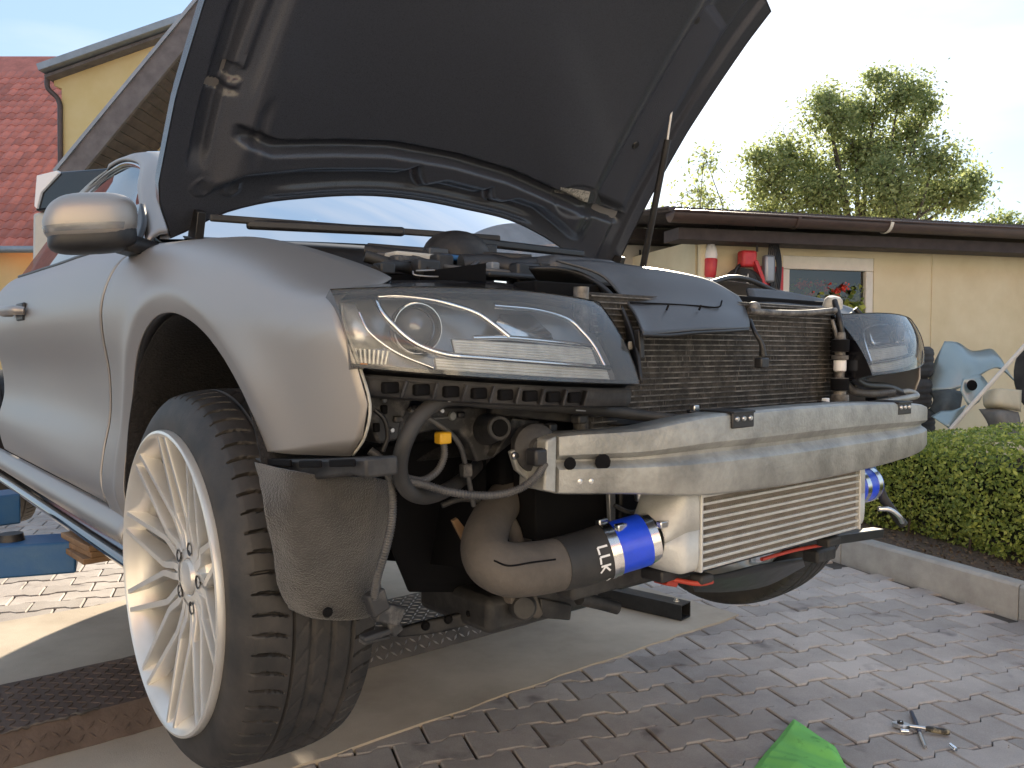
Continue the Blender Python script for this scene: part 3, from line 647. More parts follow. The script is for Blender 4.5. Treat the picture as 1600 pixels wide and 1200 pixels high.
# greenhouse
def roofpt(u, w):
    # u 0 windscreen top .. 1 rear window base, w across -1..1
    a = -1.02-2.25*u; zc = 1.745+.03*math.sin(min(1, u*1.25)*math.pi*.62)-.52*max(0, u-.30)**1.5
    hw = .60-.02*u
    return (a, -.03+hw*w, zc-.075*abs(w)**2.6)
roofp = grid('roof', lambda u, w: roofpt(u, -1+2*w), 34, 26, M['paint'], car, 60, thick=.02, flip=True)
def apil(t):    # outer edge of A pillar and cantrail, 0 base .. 1 roof .. 2 rear
    return catmull([(-.47, -.815, 1.345), (-.70, -.765, 1.50), (-0.9035, -0.7, 1.6085), (-1.207, -0.66, 1.6846), (-1.5159, -0.635, 1.7098), (-1.8972, -0.615, 1.7045), (-2.1767, -0.61, 1.683), (-2.4584, -0.62, 1.6249), (-2.6781, -0.66, 1.5191)], 60)[int(round(t*59))]
rows = []
for k in range(0, 40):
    p = apil(k/59); ins = Vector(p)+Vector((-.02, .085, .035))
    if k > 18:
        q = roofpt(max(0, (p[0]+1.02)/-2.25), -1); ins = Vector(q)
    rows.append([p, (Vector(p)+(ins-Vector(p))*.4+Vector((0, -.006, .012)))[:], ins[:]])
loftrows('a_pillar', rows, M['paint'], car, 2, 60, thick=.01)
rows = []
for k in range(0, 44):
    p = Vector(apil(k/59)); a = p.x
    bl = Vector(side(max(a, -3.2), 10)) + Vector((0, .012, .004))
    rows.append([(p+(bl-p)*t+Vector((0, .012-.02*math.sin(t*math.pi)*0, 0)))[:] for t in (0.02, .33, .66, 1)])
loftrows('side_window', rows, M['glass'], car, 2, 60)
tube('window_trim', [(Vector(apil(k/59))+Vector((0, .004, -.006)))[:] for k in range(0, 46, 3)], .008, M['gloss'], car, 8)
# windscreen, cowl, wipers
def wsp(u, w):
    b = -.03+(-1+2*w)*(.76-.15*u); e = ((b+.03)/.76)**2
    return (-.30-.17*e-u*(.72-.10*e), b, 1.375-.015*e+u*(.365-.06*e)+.03*math.sin(u*math.pi)*.5)
grid('windscreen', wsp, 20, 40, M['glass'], car, 60)
for s_, nm in ((1, 0),):
    loftrows('far_a_pillar', [[(-0.6836, 0.66, 1.4515), (-0.7524, 0.66, 1.4552)], [(-0.8879, 0.62, 1.5458), (-0.9411, 0.62, 1.5443)], [(-1.04, 0.57, 1.6364), (-1.11, 0.57, 1.6403)], [(-1.2038, 0.52, 1.7352), (-1.2845, 0.52, 1.7393)]], M['paint'], car, 5, thick=.02)
loftrows('cowl_panel', [[(-.47+.17*(1-((b+.03)/.76)**2)+d, b, z) for b in (-.74, -.5, -.25, -.03, .2, .45, .68)] for d, z in ((-.02, 1.372), (.035, 1.362), (.09, 1.345), (.13, 1.29))], M['black'], car, 4, thick=.006)
wb = bar('wiper', (-.285, -.66, 1.385), (-.20, -.30, 1.392), .020, .022, M['black'], car, bevel=.006)
bar('wiper_blade', (-.29, -.74, 1.392), (-.20, .0, 1.402), .012, .016, M['rubber'], wb, bevel=.004)
w2 = bar('wiper', (-.19, -.15, 1.385), (-.25, .36, 1.392), .020, .022, M['black'], car, bevel=.006)
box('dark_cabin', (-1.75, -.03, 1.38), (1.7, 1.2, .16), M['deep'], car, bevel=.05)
for sgn in (-1, 1):
    st_ = loftrows('front_seat', [[(-1.35, -.03+sgn*.37+dx, 1.25), (-1.40, -.03+sgn*.37+dx, 1.42), (-1.47, -.03+sgn*.37+dx, 1.57), (-1.50, -.03+sgn*.37+dx*.5, 1.68)] for dx in (-.22, 0, .22)], M['black'], car, 4, thick=.1)
# mirror
mir = empty('mirror_pos') if False else None
def ell(name, c, s, m, parent, e=2.6, seg=28, ring=18, rz=0, cut=None):
    V, F = [], []
    for i in range(ring+1):
        ph = math.pi*i/ring-math.pi/2
        for j in range(seg):
            th = 2*math.pi*j/seg
            f = lambda t: math.copysign(abs(t)**(2/e), t)
            p = Vector((s[0]*f(math.cos(ph))*f(math.cos(th)), s[1]*f(math.cos(ph))*f(math.sin(th)), s[2]*f(math.sin(ph))))
            if cut: p = cut(p)
            p.rotate(Matrix.Rotation(rz, 3, 'Z')); V.append(p+Vector(c))
    for i in range(ring):
        for j in range(seg):
            k = (j+1) % seg; F.append((i*seg+j, i*seg+k, (i+1)*seg+k, (i+1)*seg+j))
    return mesh(name, V, F, m, parent, smooth=60)
MC = Vector((-.385, -.955, 1.369))
def mcut(p):
    p = Vector(p)
    p.y *= 1-.25*max(0, p.z/.06)*max(0, -p.y/.09)*.6
    if p.x < 0: p.x *= .55
    p.z += .010*p.y/.09
    return p
mc = ell('wing_mirror', MC+Vector((0, 0, .008)), (.068, .090, .054), M['paint'], car, 2.9, rz=R(-12), cut=mcut)
ell('mirror_base', MC+Vector((-.002, .004, -.030)), (.063, .085, .033), M['black'], mc, 3.2, rz=R(-12), cut=mcut)
def mring(th, z, k=1.012):
    c_ = math.cos(th); s_ = math.sin(th); e = 2.9; rr_ = (1-abs(z/.054)**e)**(1/e)
    f = lambda t: math.copysign(abs(t)**(2/e), t)
    p = mcut(Vector((.068*k*rr_*f(c_), .090*k*rr_*f(s_), z))); p.rotate(Matrix.Rotation(R(-12), 3, 'Z')); return MC+Vector((0, 0, .008))+p
grid('turn_signal', lambda u, w: mring(R(-80+115*u), -.028+.014*w)[:], 30, 4, M['bezel'], mc, 60)
loftrows('mirror_foot', [[MC+Vector((.045, .06, -.02)), MC+Vector((-.03, .06, -.02))], [MC+Vector((.035, .09, -.024)), MC+Vector((-.045, .09, -.024))], [MC+Vector((.005, .135, -.030)), MC+Vector((-.095, .14, -.03))]], M['black'], mc, 5, thick=.035)
loftrows('mirror_sail', [[(-.46, -.842, 1.352), (-.545, -.832, 1.362)], [(-.50, -.818, 1.40), (-.57, -.815, 1.40)], [(-.575, -.800, 1.455), (-.585, -.799, 1.455)]], M['black'], mc, 4, thick=.01)

# ------------------------------------------------------------------ hood
TH = R(49); HO = (-.42, 1.385)
def camber(s, b): return .045*(1-(b/.8)**2)+.03*(1-((s-.5)/.55)**2)
def HP(s, b, n=0):
    n = n+camber(s, b)
    return (HO[0]+s*math.cos(TH)-n*math.sin(TH), b, HO[1]+s*math.sin(TH)+n*math.cos(TH))
def _h_left(s): return float(np.interp(s, [-.05, 0, .05, .1, .3, .5, .8, .95, 1.06], [-.768, -.79, -.815, -.826, -.827, -.812, -.785, -.76, -.70]))
def h_left(x): return lut("h_left", _h_left, -0.1, 1.1, x)
def _h_right(s): return float(np.interp(s, [0, .25, .5, .8, .92, 1.0, 1.06], [.702, .692, .69, .704, .716, .66, .6]))
def h_right(x): return lut("h_right", _h_right, -0.1, 1.1, x)
def _h_rear(b): return float(hermite([-.83, -.78, -.716, -.675, -.588, -.46, -.3, -.163, .013, .21, .355, .484, .634, .68, .72], [-.045, -.035, .003, .03, .065, .093, .116, .121, .113, .096, .06, .019, .003, .012, .03], b))
def h_rear(x): return lut("h_rear", _h_rear, -0.9, 0.8, x)
def h_front(b): return 1.07-.17*abs((b+.055)/.76)**2.2
def h_uv(u, w, inset=0):
    s = w; 
    for _ in range(4):
        l, r_ = h_left(s)+inset, h_right(s)-inset; b = l+(r_-l)*u
        s0, s1 = h_rear(b)+inset, h_front(b)-inset; s = s0+(s1-s0)*w
    return s, b
hood = grid('hood', lambda u, w: HP(*h_uv(u, w), .022), 50, 50, M['paint'], car, 60, flip=True)
WB = [(-.80, .06), (-.70, .10), (-.65, .145), (-.5, .178), (-.3, .203), (-.235, .208), (-.20, .228), (-.185, .200), (-.16, .176), (-.10, .196), (.03, .186), (.055, .20), (.075, .165), (.11, .160), (.16, .178), (.26, .165), (.36, .125), (.45, .085), (.55, .06), (.7, .05)]
def _wallcurve(b): return float(np.interp(b, [p[0] for p in WB], [p[1] for p in WB]))
def wallcurve(x): return lut("wallcurve", _wallcurve, -0.9, 0.8, x)
def inner_h(s, b):
    """height of the inner panel: negative sticks out towards the engine"""
    n = -.004
    w = wallcurve(b); n -= .045*sst(w-.016, w+.020, s)*sst(-.74, -.64, b)*(1-sst(.40, .52, b))
    ch = h_rear(b); n -= .010*sst(ch+.012, ch+.022, s)*(1-sst(ch+.03, ch+.045, s))*sst(-.6, -.5, b)*(1-sst(.2, .3, b))
    el, er = b-h_left(s), h_right(s)-b
    n += .024*sst(.05, .060, el)*(1-sst(.085, .10, el))*sst(.12, .2, s)           # channel along the near edge
    n += .012*sst(.115, .125, el)*(1-sst(.14, .155, el))*sst(.3, .4, s)
    n += .010*sst(.04, .055, er)*(1-sst(.09, .11, er))
    m = matedge(b); n += .028*sst(m-.055, m-.035, s)*(1-sst(m-.018, m-.006, s))*sst(-.70, -.66, b)*(1-sst(.60, .64, b))
    n += .008*sst(.17, .18, el)*(1-sst(.19, .20, el))*sst(.15, .25, s)*(1-sst(.30, .36, s))
    d = math.hypot(s-.215, (b-.375)*.62); n += .006*(1-sst(.05, .056, d))
    n += .014*(1-sst(.016, .02, math.hypot(s-.372, b+.72)))
    for cs, cb in ((.106, -.661), (.100, -.728), (.135, .47)):
        d = math.hypot(s-cs, b-cb); n -= .004*(sst(.014, .017, d)-sst(.021, .024, d))
    n += .012*sst(.322, .328, s)*(1-sst(.334, .342, s))*sst(-.775, -.765, b)*(1-sst(-.71, -.70, b))
    return n
def _matedge(b): return float(np.interp(b, [-.8, -.66, -.6, -.45, -.3, -.1, .1, .3, .42, .55, .7], [.30, .275, .262, .285, .302, .300, .282, .245, .222, .20, .19]))
def matedge(x): return lut("matedge", _matedge, -0.9, 0.8, x)
grid('inner_panel', lambda u, w: (lambda sb: HP(sb[0], sb[1], inner_h(*sb)))(h_uv(u, w, .003)), 230, 200, M['hoodin'], hood, 60)
# turned edge closing skin and inner panel
edge = [h_uv(u, 0) for u in np.linspace(0, 1, 40)]+[h_uv(1, w) for w in np.linspace(0, 1, 40)[1:]]+[h_uv(u, 1) for u in np.linspace(1, 0, 40)[1:]]+[h_uv(0, w) for w in np.linspace(1, 0, 40)[1:]]
V = []; F = []
for s, b in edge: V += [HP(s, b, .0225), HP(s, b, .010), HP(s, b, -.006)]
for i in range(len(edge)-1):
    for k in (0, 1): F.append((3*i+k, 3*i+k+1, 3*i+k+4, 3*i+k+3))
mesh('hood_edge', V, F, M['hoodin'], hood, smooth=50)
def matpt(u, w):
    b = -.625+1.235*u; s = matedge(b)+.002+(h_front(b)-.13-matedge(b))*w
    if u < .5: b += .05*max(0, s-.3)
    else: b -= .03*max(0, s-.3)
    e = min(sst(0, .035, u), sst(0, .035, 1-u), sst(0, .05, w), sst(0, .05, 1-w))
    q = .006*math.sin(b*9+s*4)*math.sin(s*7)
    n = -.006-.020*e+q*e
    n += .007*math.exp(-((s-.33-(b+.55)*1.05)/.012)**2)*(1 if -.56 < b < -.40 else 0)*e    # creased dent
    return HP(s, b, n)
grid('insulation_mat', matpt, 90, 90, M['hoodmat'], hood, 60)
M['label'] = mat('printed_label', (.42, .41, .38), .5, col2=(.20, .20, .19), scale=130, thresh=(.5, .55))
LBL = ((0.2519, 0.283), (0.2537, 0.4053), (0.2181, 0.416), (0.2164, 0.3005))
def lblp(u, w):
    s, b = [((LBL[0][k]*(1-u)+LBL[1][k]*u)*(1-w)+(LBL[3][k]*(1-u)+LBL[2][k]*u)*w) for k in (0, 1)]
    return HP(s, b, inner_h(s, b)-.002)
grid('sticker', lblp, 10, 6, M['label'], hood, 60)
for s, b in ((.372, -.72), (.30, -.735)): pass
for k, (x0, z0) in enumerate([(-.43, -.745), (-.43, .70)]):
    bar('hinge', (-.44, z0+.02*(1 if k == 0 else -1), 1.31), (-.40, z0+.02*(1 if k == 0 else -1), 1.425), .02, .05, M['black'], hood)
for s, b in ((.34, -.56), (.42, .50), (.62, -.54), (.62, .02), (.80, .46), (.38, .0), (.85, -.4), (.34, .33)):
    lathe('mat_clip', [(0, .004), (.010, .003), (.012, 0)], HP(s, b, -.027), (math.sin(TH), 0, -math.cos(TH)), M['black'], hood, 16)
gs = tube('gas_strut', [(-0.2442, 0.62, 1.3546), (-0.1069, 0.575, 1.7383)], .0105, M['black'], car, 12, 2)
tube('strut_rod', [(-0.1069, 0.575, 1.7383), (-0.0181, 0.535, 2.0301)], .0032, M['white'], gs, 10, 2)

# ------------------------------------------------------------------ wheels
def make_wheel():
    T_R, T_W = .343, .250
    whl = lathe('wheel', [(.2705, .010), (.2715, .002), (.2700, -.004), (.2655, -.0055), (.2600, -.002), (.2560, .006), (.2500, .014), (.2440, .028), (.2400, .06), (.2370, .12), (.2400, .19), (.262, .225)], (0, 0, 0), (0, 1, 0), M['rim'], car, 120, 40)
    # tyre
    NT = 960; prof = []
    pr_ = [(.256, .016), (.262, .010), (.2690, .0075), (.2745, .0080), (.282, .0085), (.294, .0105), (.306, .0150), (.317, .0220), (.326, .0300)]
    ys = np.concatenate([np.linspace(.036, .098, 22), np.linspace(.102, .212, 34), np.linspace(.218, .262, 12)])
    full = pr_ + [(T_R-.0085*abs((y-.149)/.115)**4-.004*abs((y-.149)/.115)**2, y) for y in ys] + [(.322, .270), (.305, .275), (.28, .265), (.262, .24)]
    n0 = len(pr_); th = np.linspace(0, 2*np.pi, NT, endpoint=False)
    RR = np.array([p[0] for p in full]); YY = np.array([p[1] for p in full])
    D = np.zeros((NT, len(full)))
    for j in range(n0, n0+len(ys)):
        y = YY[j]
        for gy, gw, gd in ((.098, .0030, .006), (.132, .0040, .004), (.172, .0040, .004), (.212, .0035, .006)):
            D[:, j] += gd*max(0, 1-(abs(y-gy)/gw)**4) if abs(y-gy) < gw else 0
        if y < .092 or y > .218:
            yy = y-.032 if y < .1 else .268-y
            ph = th*66/(2*np.pi) + .45*((yy-.03)/.03)**2*.35 + (yy*5)
            fr = np.abs((ph % 1)-.5); wid = .092*max(0, math.sin(min(1, max(0, (yy+.006)/.066))*math.pi))**.6
            if wid > .01: D[:, j] += .0085*np.clip((wid-fr)/.035, 0, 1)
        elif .102 < y < .212:
            ph = th*48/(2*np.pi) + (y-.152)*26*np.sign(y-.152)
            fr = np.abs((ph % 1)-.5); D[:, j] += .0018*np.clip((.05-fr)/.03, 0, 1)
    for j, rj in enumerate(RR):      # shallow sidewall ribs and lettering band
        if j < n0 and .300 < rj < .312: D[:, j] += -.0006*(np.sin(th*40)*np.sin(th*7) > .2)
    rad = RR[None, :]-D; X = rad*np.cos(th)[:, None]; Z = rad*np.sin(th)[:, None]; Y = np.tile(.012+(YY-.012)*.9, (NT, 1))
    V = np.stack([X, Y, Z], 2).reshape(-1, 3); m = len(full)
    i = np.arange(NT)[:, None]; j = np.arange(m-1)[None, :]; k = (i+1) % NT
    F = np.stack([i*m+j, i*m+j+1, k*m+j+1, k*m+j], 2).reshape(-1, 4)
    me = bpy.data.meshes.new('tyre'); me.from_pydata(V.tolist(), [], F.tolist()); me.materials.append(M['tyre']); me.shade_smooth(); me.set_sharp_from_angle(angle=R(48)); me.update()
    link(bpy.data.objects.new('tyre', me), whl)
    # one Y-shaped spoke, ten copies
    def yf(r): return .038-.040*min(1, max(0, (r-.075)/.187))
    def arm(sg):
        path = [(.052, 8.5), (.082, 7.4), (.106, 4.5), (.118, 4.4), (.2615, 14.0)]
        wd = [.017, .0150, .0140, .0130, .0100]
        P = []
        for r, a in path: t = R(a)*sg; P.append((r*math.sin(t), 0, r*math.cos(t)))
        P = np.array(P); cu = np.concatenate([[0], np.cumsum(np.linalg.norm(np.diff(P, axis=0), axis=1))]); ss = np.unique(np.concatenate([np.linspace(0, cu[-1], 30), cu]))
        Q = np.stack([np.interp(ss, cu, P[:, k]) for k in range(3)], 1); Q[:, 1] = [yf(math.hypot(q[0], q[2])) for q in Q]; w = np.interp(ss, cu, wd)
        T = np.gradient(Q, axis=0); V = []; F = []
        for q, t, ww in zip(Q, T, w):
            t = t/np.linalg.norm(t); s = np.cross(t, [0, 1, 0]); s /= np.linalg.norm(s); r = math.hypot(q[0], q[2]); dep = .050-.020*sst(.06, .25, r)
            for x, y in ((-.5, .004), (-.42, .0), (.42, .0), (.5, .004), (.40, dep), (-.40, dep)): V.append(q+s*x*ww+np.array([0, y, 0]))
        for i in range(len(Q)-1):
            for k in range(6): F.append((i*6+k, i*6+(k+1) % 6, (i+1)*6+(k+1) % 6, (i+1)*6+k))
        return V, F
    V1, F1 = arm(1); V2, F2 = arm(-1); n = len(V1)
    V = list(V1)+list(V2); F = F1+[tuple(i+n for i in f) for f in F2]
    # web between the two arms near the hub
    me = bpy.data.meshes.new('spoke'); me.from_pydata([tuple(v) for v in V], [], F); me.materials.append(M['rim']); me.shade_smooth(); me.set_sharp_from_angle(angle=R(30)); me.update()
    bm = bmesh.new(); bm.from_mesh(me); bmesh.ops.recalc_face_normals(bm, faces=bm.faces); bm.to_mesh(me); bm.free()
    for k in range(10):
        o = link(bpy.data.objects.new('spoke', me), whl); o.rotation_euler = (0, R(36*k+15), 0)
    lathe('hub', [(.0, .046), (.032, .044), (.036, .040), (.060, .039), (.078, .046), (.085, .058), (.085, .12)], (0, 0, 0), (0, 1, 0), M['rim'], whl, 60)
    lathe('centre_cap', [(0, .0315), (.022, .032), (.030, .034), (.033, .041)], (0, 0, 0), (0, 1, 0), M['rim'], whl, 40)
    for k in range(5):
        t = R(72*k+15); lathe('wheel_bolt', [(0, .042), (.006, .042), (.009, .0375), (.0105, .0375), (.0125, .0365)], (.056*math.sin(t), 0, .056*math.cos(t)), (0, 1, 0), M['black'], whl, 14)
    lathe('brake_disc', [(.08, .108), (.10, .108), (.172, .110), (.172, .135), (.08, .135)], (0, 0, 0), (0, 1, 0), mat('iron_disc', (.12, .105, .095), .5, .6, var=.3, scale=20), whl, 60)
    cal = grid('brake_caliper', lambda u, w: (.205*math.cos(R(150+60*u))*(1-.30*w), .090, .205*math.sin(R(150+60*u))*(1-.30*w)), 12, 3, M['dusty'], whl, thick=.02)
    return whl
wheel = make_wheel(); wheel.location = (-.006, -.932, .689); wheel.rotation_euler = (0, 0, R(-.8))
w2_ = copy_tree(wheel, car); w2_.location = (0, .885, .680); w2_.rotation_euler = (0, 0, R(183))
w3_ = copy_tree(wheel, car); w3_.location = (-2.75, -.925, .68); w3_.rotation_euler = (0, 0, 0)
w4_ = copy_tree(wheel, car); w4_.location = (-2.75, .87, .68); w4_.rotation_euler = (0, 0, R(180))
# wheel house: dark felt vault over the wheel
def vault(u, w):
    t = R(18+182*u); r = AC_R-.004+.012*w
    return (r*math.cos(t), -.900+.36*w, AC_Z+r*math.sin(t)*(1.0 if math.sin(t) > 0 else 1.4))
grid('wheel_house', vault, 60, 8, M['feltdark'], car, 60, thick=.004)
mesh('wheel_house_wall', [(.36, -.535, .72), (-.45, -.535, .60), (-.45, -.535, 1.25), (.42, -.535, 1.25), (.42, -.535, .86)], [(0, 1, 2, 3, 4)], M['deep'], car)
# ------------------------------------------------------------------ headlights
UL, LL, UR, LR = (0.513, -0.875, 1.1841), (0.5508, -0.865, 1.0797), (0.5525, -0.4, 1.1834), (0.645, -0.4, 1.049)
def lenspatch(u, v, d=0.):
    """near headlight lens: u outer to inner, v bottom to top, d metres behind the surface"""
    P = [(LL[i]*(1-u)+LR[i]*u)*(1-v)+(UL[i]*(1-u)+UR[i]*u)*v for i in range(3)]
    bu = 4*u*(1-u); bv = 4*v*(1-v)
    P[0] += .035*bu + .012*bv - d*.85
    P[2] += -.004*bu*(1-v) + .010*bu*v - d*.2
    P[1] += d*.3*(1-u)
    return tuple(P)
def lp(uv, d): return lenspatch(uv[0], uv[1], d)
def lstrip(name, uvs, d, r, m, parent, n=None): return tube(name, [lp(q, d) for q in uvs], r, m, parent, 8, n)
def lpoly(name, uvs, d, m, parent, bulge=0, th=.004):
    c = (sum(q[0] for q in uvs)/len(uvs), sum(q[1] for q in uvs)/len(uvs)); V = [lp(c, d-bulge)]+[lp(q, d) for q in uvs]; n = len(uvs)
    return mesh(name, V, [(0, 1+i, 1+(i+1) % n) for i in range(n)], m, parent, smooth=60, thick=th)
def rnd(u):   # rounded outline in the corners of the lens
    return u
hl = grid('headlight', lambda u, w: lp((u, w), .085), 24, 12, M['black'], car, 60, thick=.004)
ed = [(u, 0) for u in np.linspace(0, 1, 24)]+[(1, v) for v in np.linspace(0, 1, 12)[1:]]+[(u, 1) for u in np.linspace(1, 0, 24)[1:]]+[(0, v) for v in np.linspace(1, 0, 12)[1:]]
V = []; F = []
for q in ed: V += [lp(q, -.002), lp(q, .012), lp(q, .085)]
for i in range(len(ed)-1):
    for k in (0, 1): F.append((3*i+k, 3*i+k+1, 3*i+k+4, 3*i+k+3))
mesh('housing', V, F, M['gloss'], hl, smooth=40)
# black border painted round the lens edge
for nm, uvs in (('lens_border', [(0, 0), (1, 0), (1, .05), (0, .055)]), ('lens_border', [(0, .96), (1, .93), (1, 1), (0, 1)])):
    N = 24; V = []; F = []
    for i in range(N+1):
        t = i/N; p = (uvs[0][0]+(uvs[1][0]-uvs[0][0])*t, uvs[0][1]+(uvs[1][1]-uvs[0][1])*t); q = (uvs[3][0]+(uvs[2][0]-uvs[3][0])*t, uvs[3][1]+(uvs[2][1]-uvs[3][1])*t)
        V += [lp(p, .003), lp(q, .003)]
    for i in range(N): F.append((2*i, 2*i+2, 2*i+3, 2*i+1))
    mesh(nm, V, F, M['gloss'], hl, smooth=60)
grid('lens', lambda u, w: lp((u, w), 0), 40, 20, M['lens'], hl, 180)
grid('bezel', lambda u, w: lp((.01+.98*u, .03+.94*w), .050+.02*math.sin(u*3)*math.sin(w*3)), 30, 16, M['bezel'], hl, 180)
lstrip('chrome_trim', [(0.1227, 0.921), (0.1245, 0.7413), (0.1437, 0.5892), (0.1726, 0.4428), (0.2115, 0.3391), (0.278, 0.2653), (0.375, 0.2482), (0.6575, 0.2255), (0.9045, 0.2083)], .022, .0046, M['chrome'], hl, 60)
lstrip('chrome_trim', [(0.1332, 0.9358), (0.1959, 0.9394), (0.2866, 0.8939), (0.3537, 0.8319), (0.4231, 0.7458), (0.467, 0.6245), (0.5063, 0.498)], .024, .0046, M['chrome'], hl, 40)
lstrip('chrome_trim', [(0.3795, 0.4715), (0.5054, 0.4909), (0.6877, 0.4738), (0.864, 0.4577)], .026, .004, M['chrome'], hl, 30)
lstrip('chrome_trim', [(0.4989, 0.8432), (0.6687, 0.8274), (0.7941, 0.7577), (0.8394, 0.6215), (0.8694, 0.4515), (0.8851, 0.2351)], .024, .0042, M['chrome'], hl, 40)
lstrip('chrome_trim', [(0.0624, 0.7431), (0.0702, 0.5227), (0.1034, 0.3577), (0.1496, 0.2318), (0.2344, 0.1064)], .024, .0026, M['chrome'], hl, 30)
pc = Vector(lp((0.2195, 0.5876), .040)); pd = Vector((1, -.25, -.02))
lathe('projector_ring', [(.030, -.004), (.033, .004), (.035, .010), (.0365, .004), (.036, -.01)], pc, pd, M['bezel'], hl, 40)
lathe('ring_edge', [(.0332, .006), (.0345, .0105), (.0355, .0105), (.0365, .006)], pc, pd, M['chrome'], hl, 40)
lathe('projector_lens', [(0, .020), (.010, .018), (.019, .012), (.026, .002), (.029, -.008)], pc, pd, M['projglass'], hl, 32, 180)
lpoly('corner_reflector', [(0.0169, 0.8782), (0.0606, 0.8395), (0.0618, 0.6005), (0.0818, 0.4309), (0.1031, 0.3121), (0.0124, 0.2776)], .030, M['ribbed'], hl, .006)
for k in range(9):
    t = k/8; lstrip('lamp_rib', [((0.0135, 0.2619)[0]+.10*t, .30-.02*t), ((0.0158, 0.1027)[0]+.085*t, .115)], .026, .0022, M['ribbed'], hl, 4)
lpoly('amber_corner', [(0.0045, 0.0988), (0.0499, 0.1062), (0.0522, 0.0444), (0.0034, 0.0257)], .020, M['amber'], hl)
lpoly('high_beam_reflector', [(0.5332, 0.7915), (0.664, 0.8044), (0.7187, 0.5791), (0.708, 0.4988), (0.5118, 0.5058), (0.4874, 0.6418)], .044, M['reflector'], hl, -.02)
# ribbed strips of the lower lamp
for (x0, y0, x1, y1, h, n, d) in (((0.2462, 0.1806)+(0.9054, 0.1427)+(.17, 7, .030)), ((0.4131, 0.3515)+(0.8692, 0.3418)+(.17, 8, .034))):
    pass
def ribstrip(q0, q1, h, n, d):
    for k in range(n):
        t = k/(n-1)-.5; lstrip('lamp_rib', [(q0[0]+(q1[0]-q0[0])*s, q0[1]+(q1[1]-q0[1])*s+t*h) for s in (0, .33, .66, 1)], d, .0030, M['ribbed'], hl, 14)
ribstrip((0.2448, 0.1447), (0.8959, 0.1201), .13, 5, .028)
ribstrip((0.3127, 0.3631), (0.8592, 0.3402), .15, 6, .032)
for q in ((0.0876, 0.8529), (0.2023, 0.8324)): pass
hl2 = copy_tree(hl, car)
for ch_ in hl2.children:
    if ch_.name.startswith('bezel'): ch_.material_slots[0].link = 'OBJECT'; ch_.material_slots[0].material = M['gloss']  # far bezel painted black, as its lens looks dark from this angle
hl2.scale = (1, -1, 1); hl2.location = (0, -.045, 0)
# black ledge with pockets below the headlight
def under(u, dz, da): p = lp((u, 0), 0); return (p[0]-da, p[1]+.01, p[2]-dz)
loftrows('headlight_bracket', [[under(u, dz, da) for u in np.linspace(.03, .97, 9)] for dz, da in ((.004, .045), (.010, .018), (.0125, .016), (.036, .022), (.040, .060))], M['dusty'], car, 4, 30, thick=.004)
for k in range(8):
    u = .10+.085*k; p = Vector(under(u, .0235, .024)); box('pocket', p+Vector((.008, 0, 0)), (.012, .024, .016), M['deep'], car.children[-1] if False else car, rot=Matrix.Rotation(R(-80), 3, 'Z') if False else None, bevel=.003)
    bar('pocket_rib', Vector(under(u+.042, .012, .012)), Vector(under(u+.030, .036, .014)), .022, .004, M['dusty'], car)
# bracket and guide around the front edge of the fender
prism('fender_bracket', [(0.5, -0.8158, 1.0551), (0.5, -0.7314, 1.0454), (0.5, -0.7405, 1.0156), (0.5, -0.7538, 0.9976), (0.5, -0.7605, 0.9719), (0.5, -0.7926, 0.9685), (0.5, -0.809, 1.0006)], (-.04, .0, 0), M['dusty2'], car, .004)
for x, y in ((0, 0),): pass
for p in ((0.503, -0.8022, 1.0439), (0.503, -0.7984, 0.9929), (0.503, -0.7856, 1.0178)): box('clip_hole', p, (.006, .010, .013), M['deep'], car, bevel=.002)
prism('bumper_guide', [(0.2721, -0.885, 0.9336), (0.4321, -0.88, 0.9471), (0.5874, -0.865, 0.9629), (0.5887, -0.865, 0.9365), (0.5489, -0.868, 0.9372), (0.4899, -0.875, 0.9259), (0.3676, -0.88, 0.9044), (0.3364, -0.882, 0.9212)], (0, .05, 0), M['dusty'], car, .004)
for q0, q1 in (((0.3458, -0.89, 0.9355), (0.4221, -0.89, 0.9414)), ((0.4445, -0.888, 0.9426), (0.5101, -0.888, 0.9494)), ((0.5184, -0.88, 0.9505), (0.5786, -0.875, 0.9571))): bar('guide_slot', q0, q1, .004, .010, M['deep'], car)
# hanging felt liner in front of the wheel
rows = [[(0.3176, -0.9, 0.9335), (0.45, -0.9079, 0.936), (0.47, -0.8499, 0.9238), (0.47, -0.7932, 0.9183), (0.45, -0.7408, 0.9041)],
        [(0.405, -0.9242, 0.8825), (0.45, -0.899, 0.8769), (0.465, -0.8427, 0.8675), (0.455, -0.7796, 0.8551), (0.43, -0.7288, 0.8408)],
        [(0.385, -0.9038, 0.8116), (0.43, -0.8825, 0.8055), (0.44, -0.8248, 0.7954), (0.43, -0.7676, 0.7871), (0.41, -0.7285, 0.779)],
        [(0.365, -0.8846, 0.7472), (0.4, -0.8616, 0.7411), (0.41, -0.8071, 0.7311), (0.4, -0.7529, 0.7225), (0.385, -0.7231, 0.7197)],
        [(0.35, -0.8618, 0.7082), (0.38, -0.8398, 0.6972), (0.39, -0.7923, 0.6858), (0.38, -0.7439, 0.6773), (0.37, -0.7215, 0.6817)]]
liner = loftrows('wheel_liner', rows, M['felt'], car, 8, 60, thick=.004)
for v_ in liner.data.vertices: v_.co.x += .0016*math.sin(v_.co.z*70+v_.co.y*40)+random.gauss(0, .0006); v_.co.y += random.gauss(0, .0005)
lathe('liner_hole', [(0, .002), (.006, .002), (.008, 0)], (0.405, -0.826, 0.7093), (1, -.2, 0), M['deep'], liner, 14)

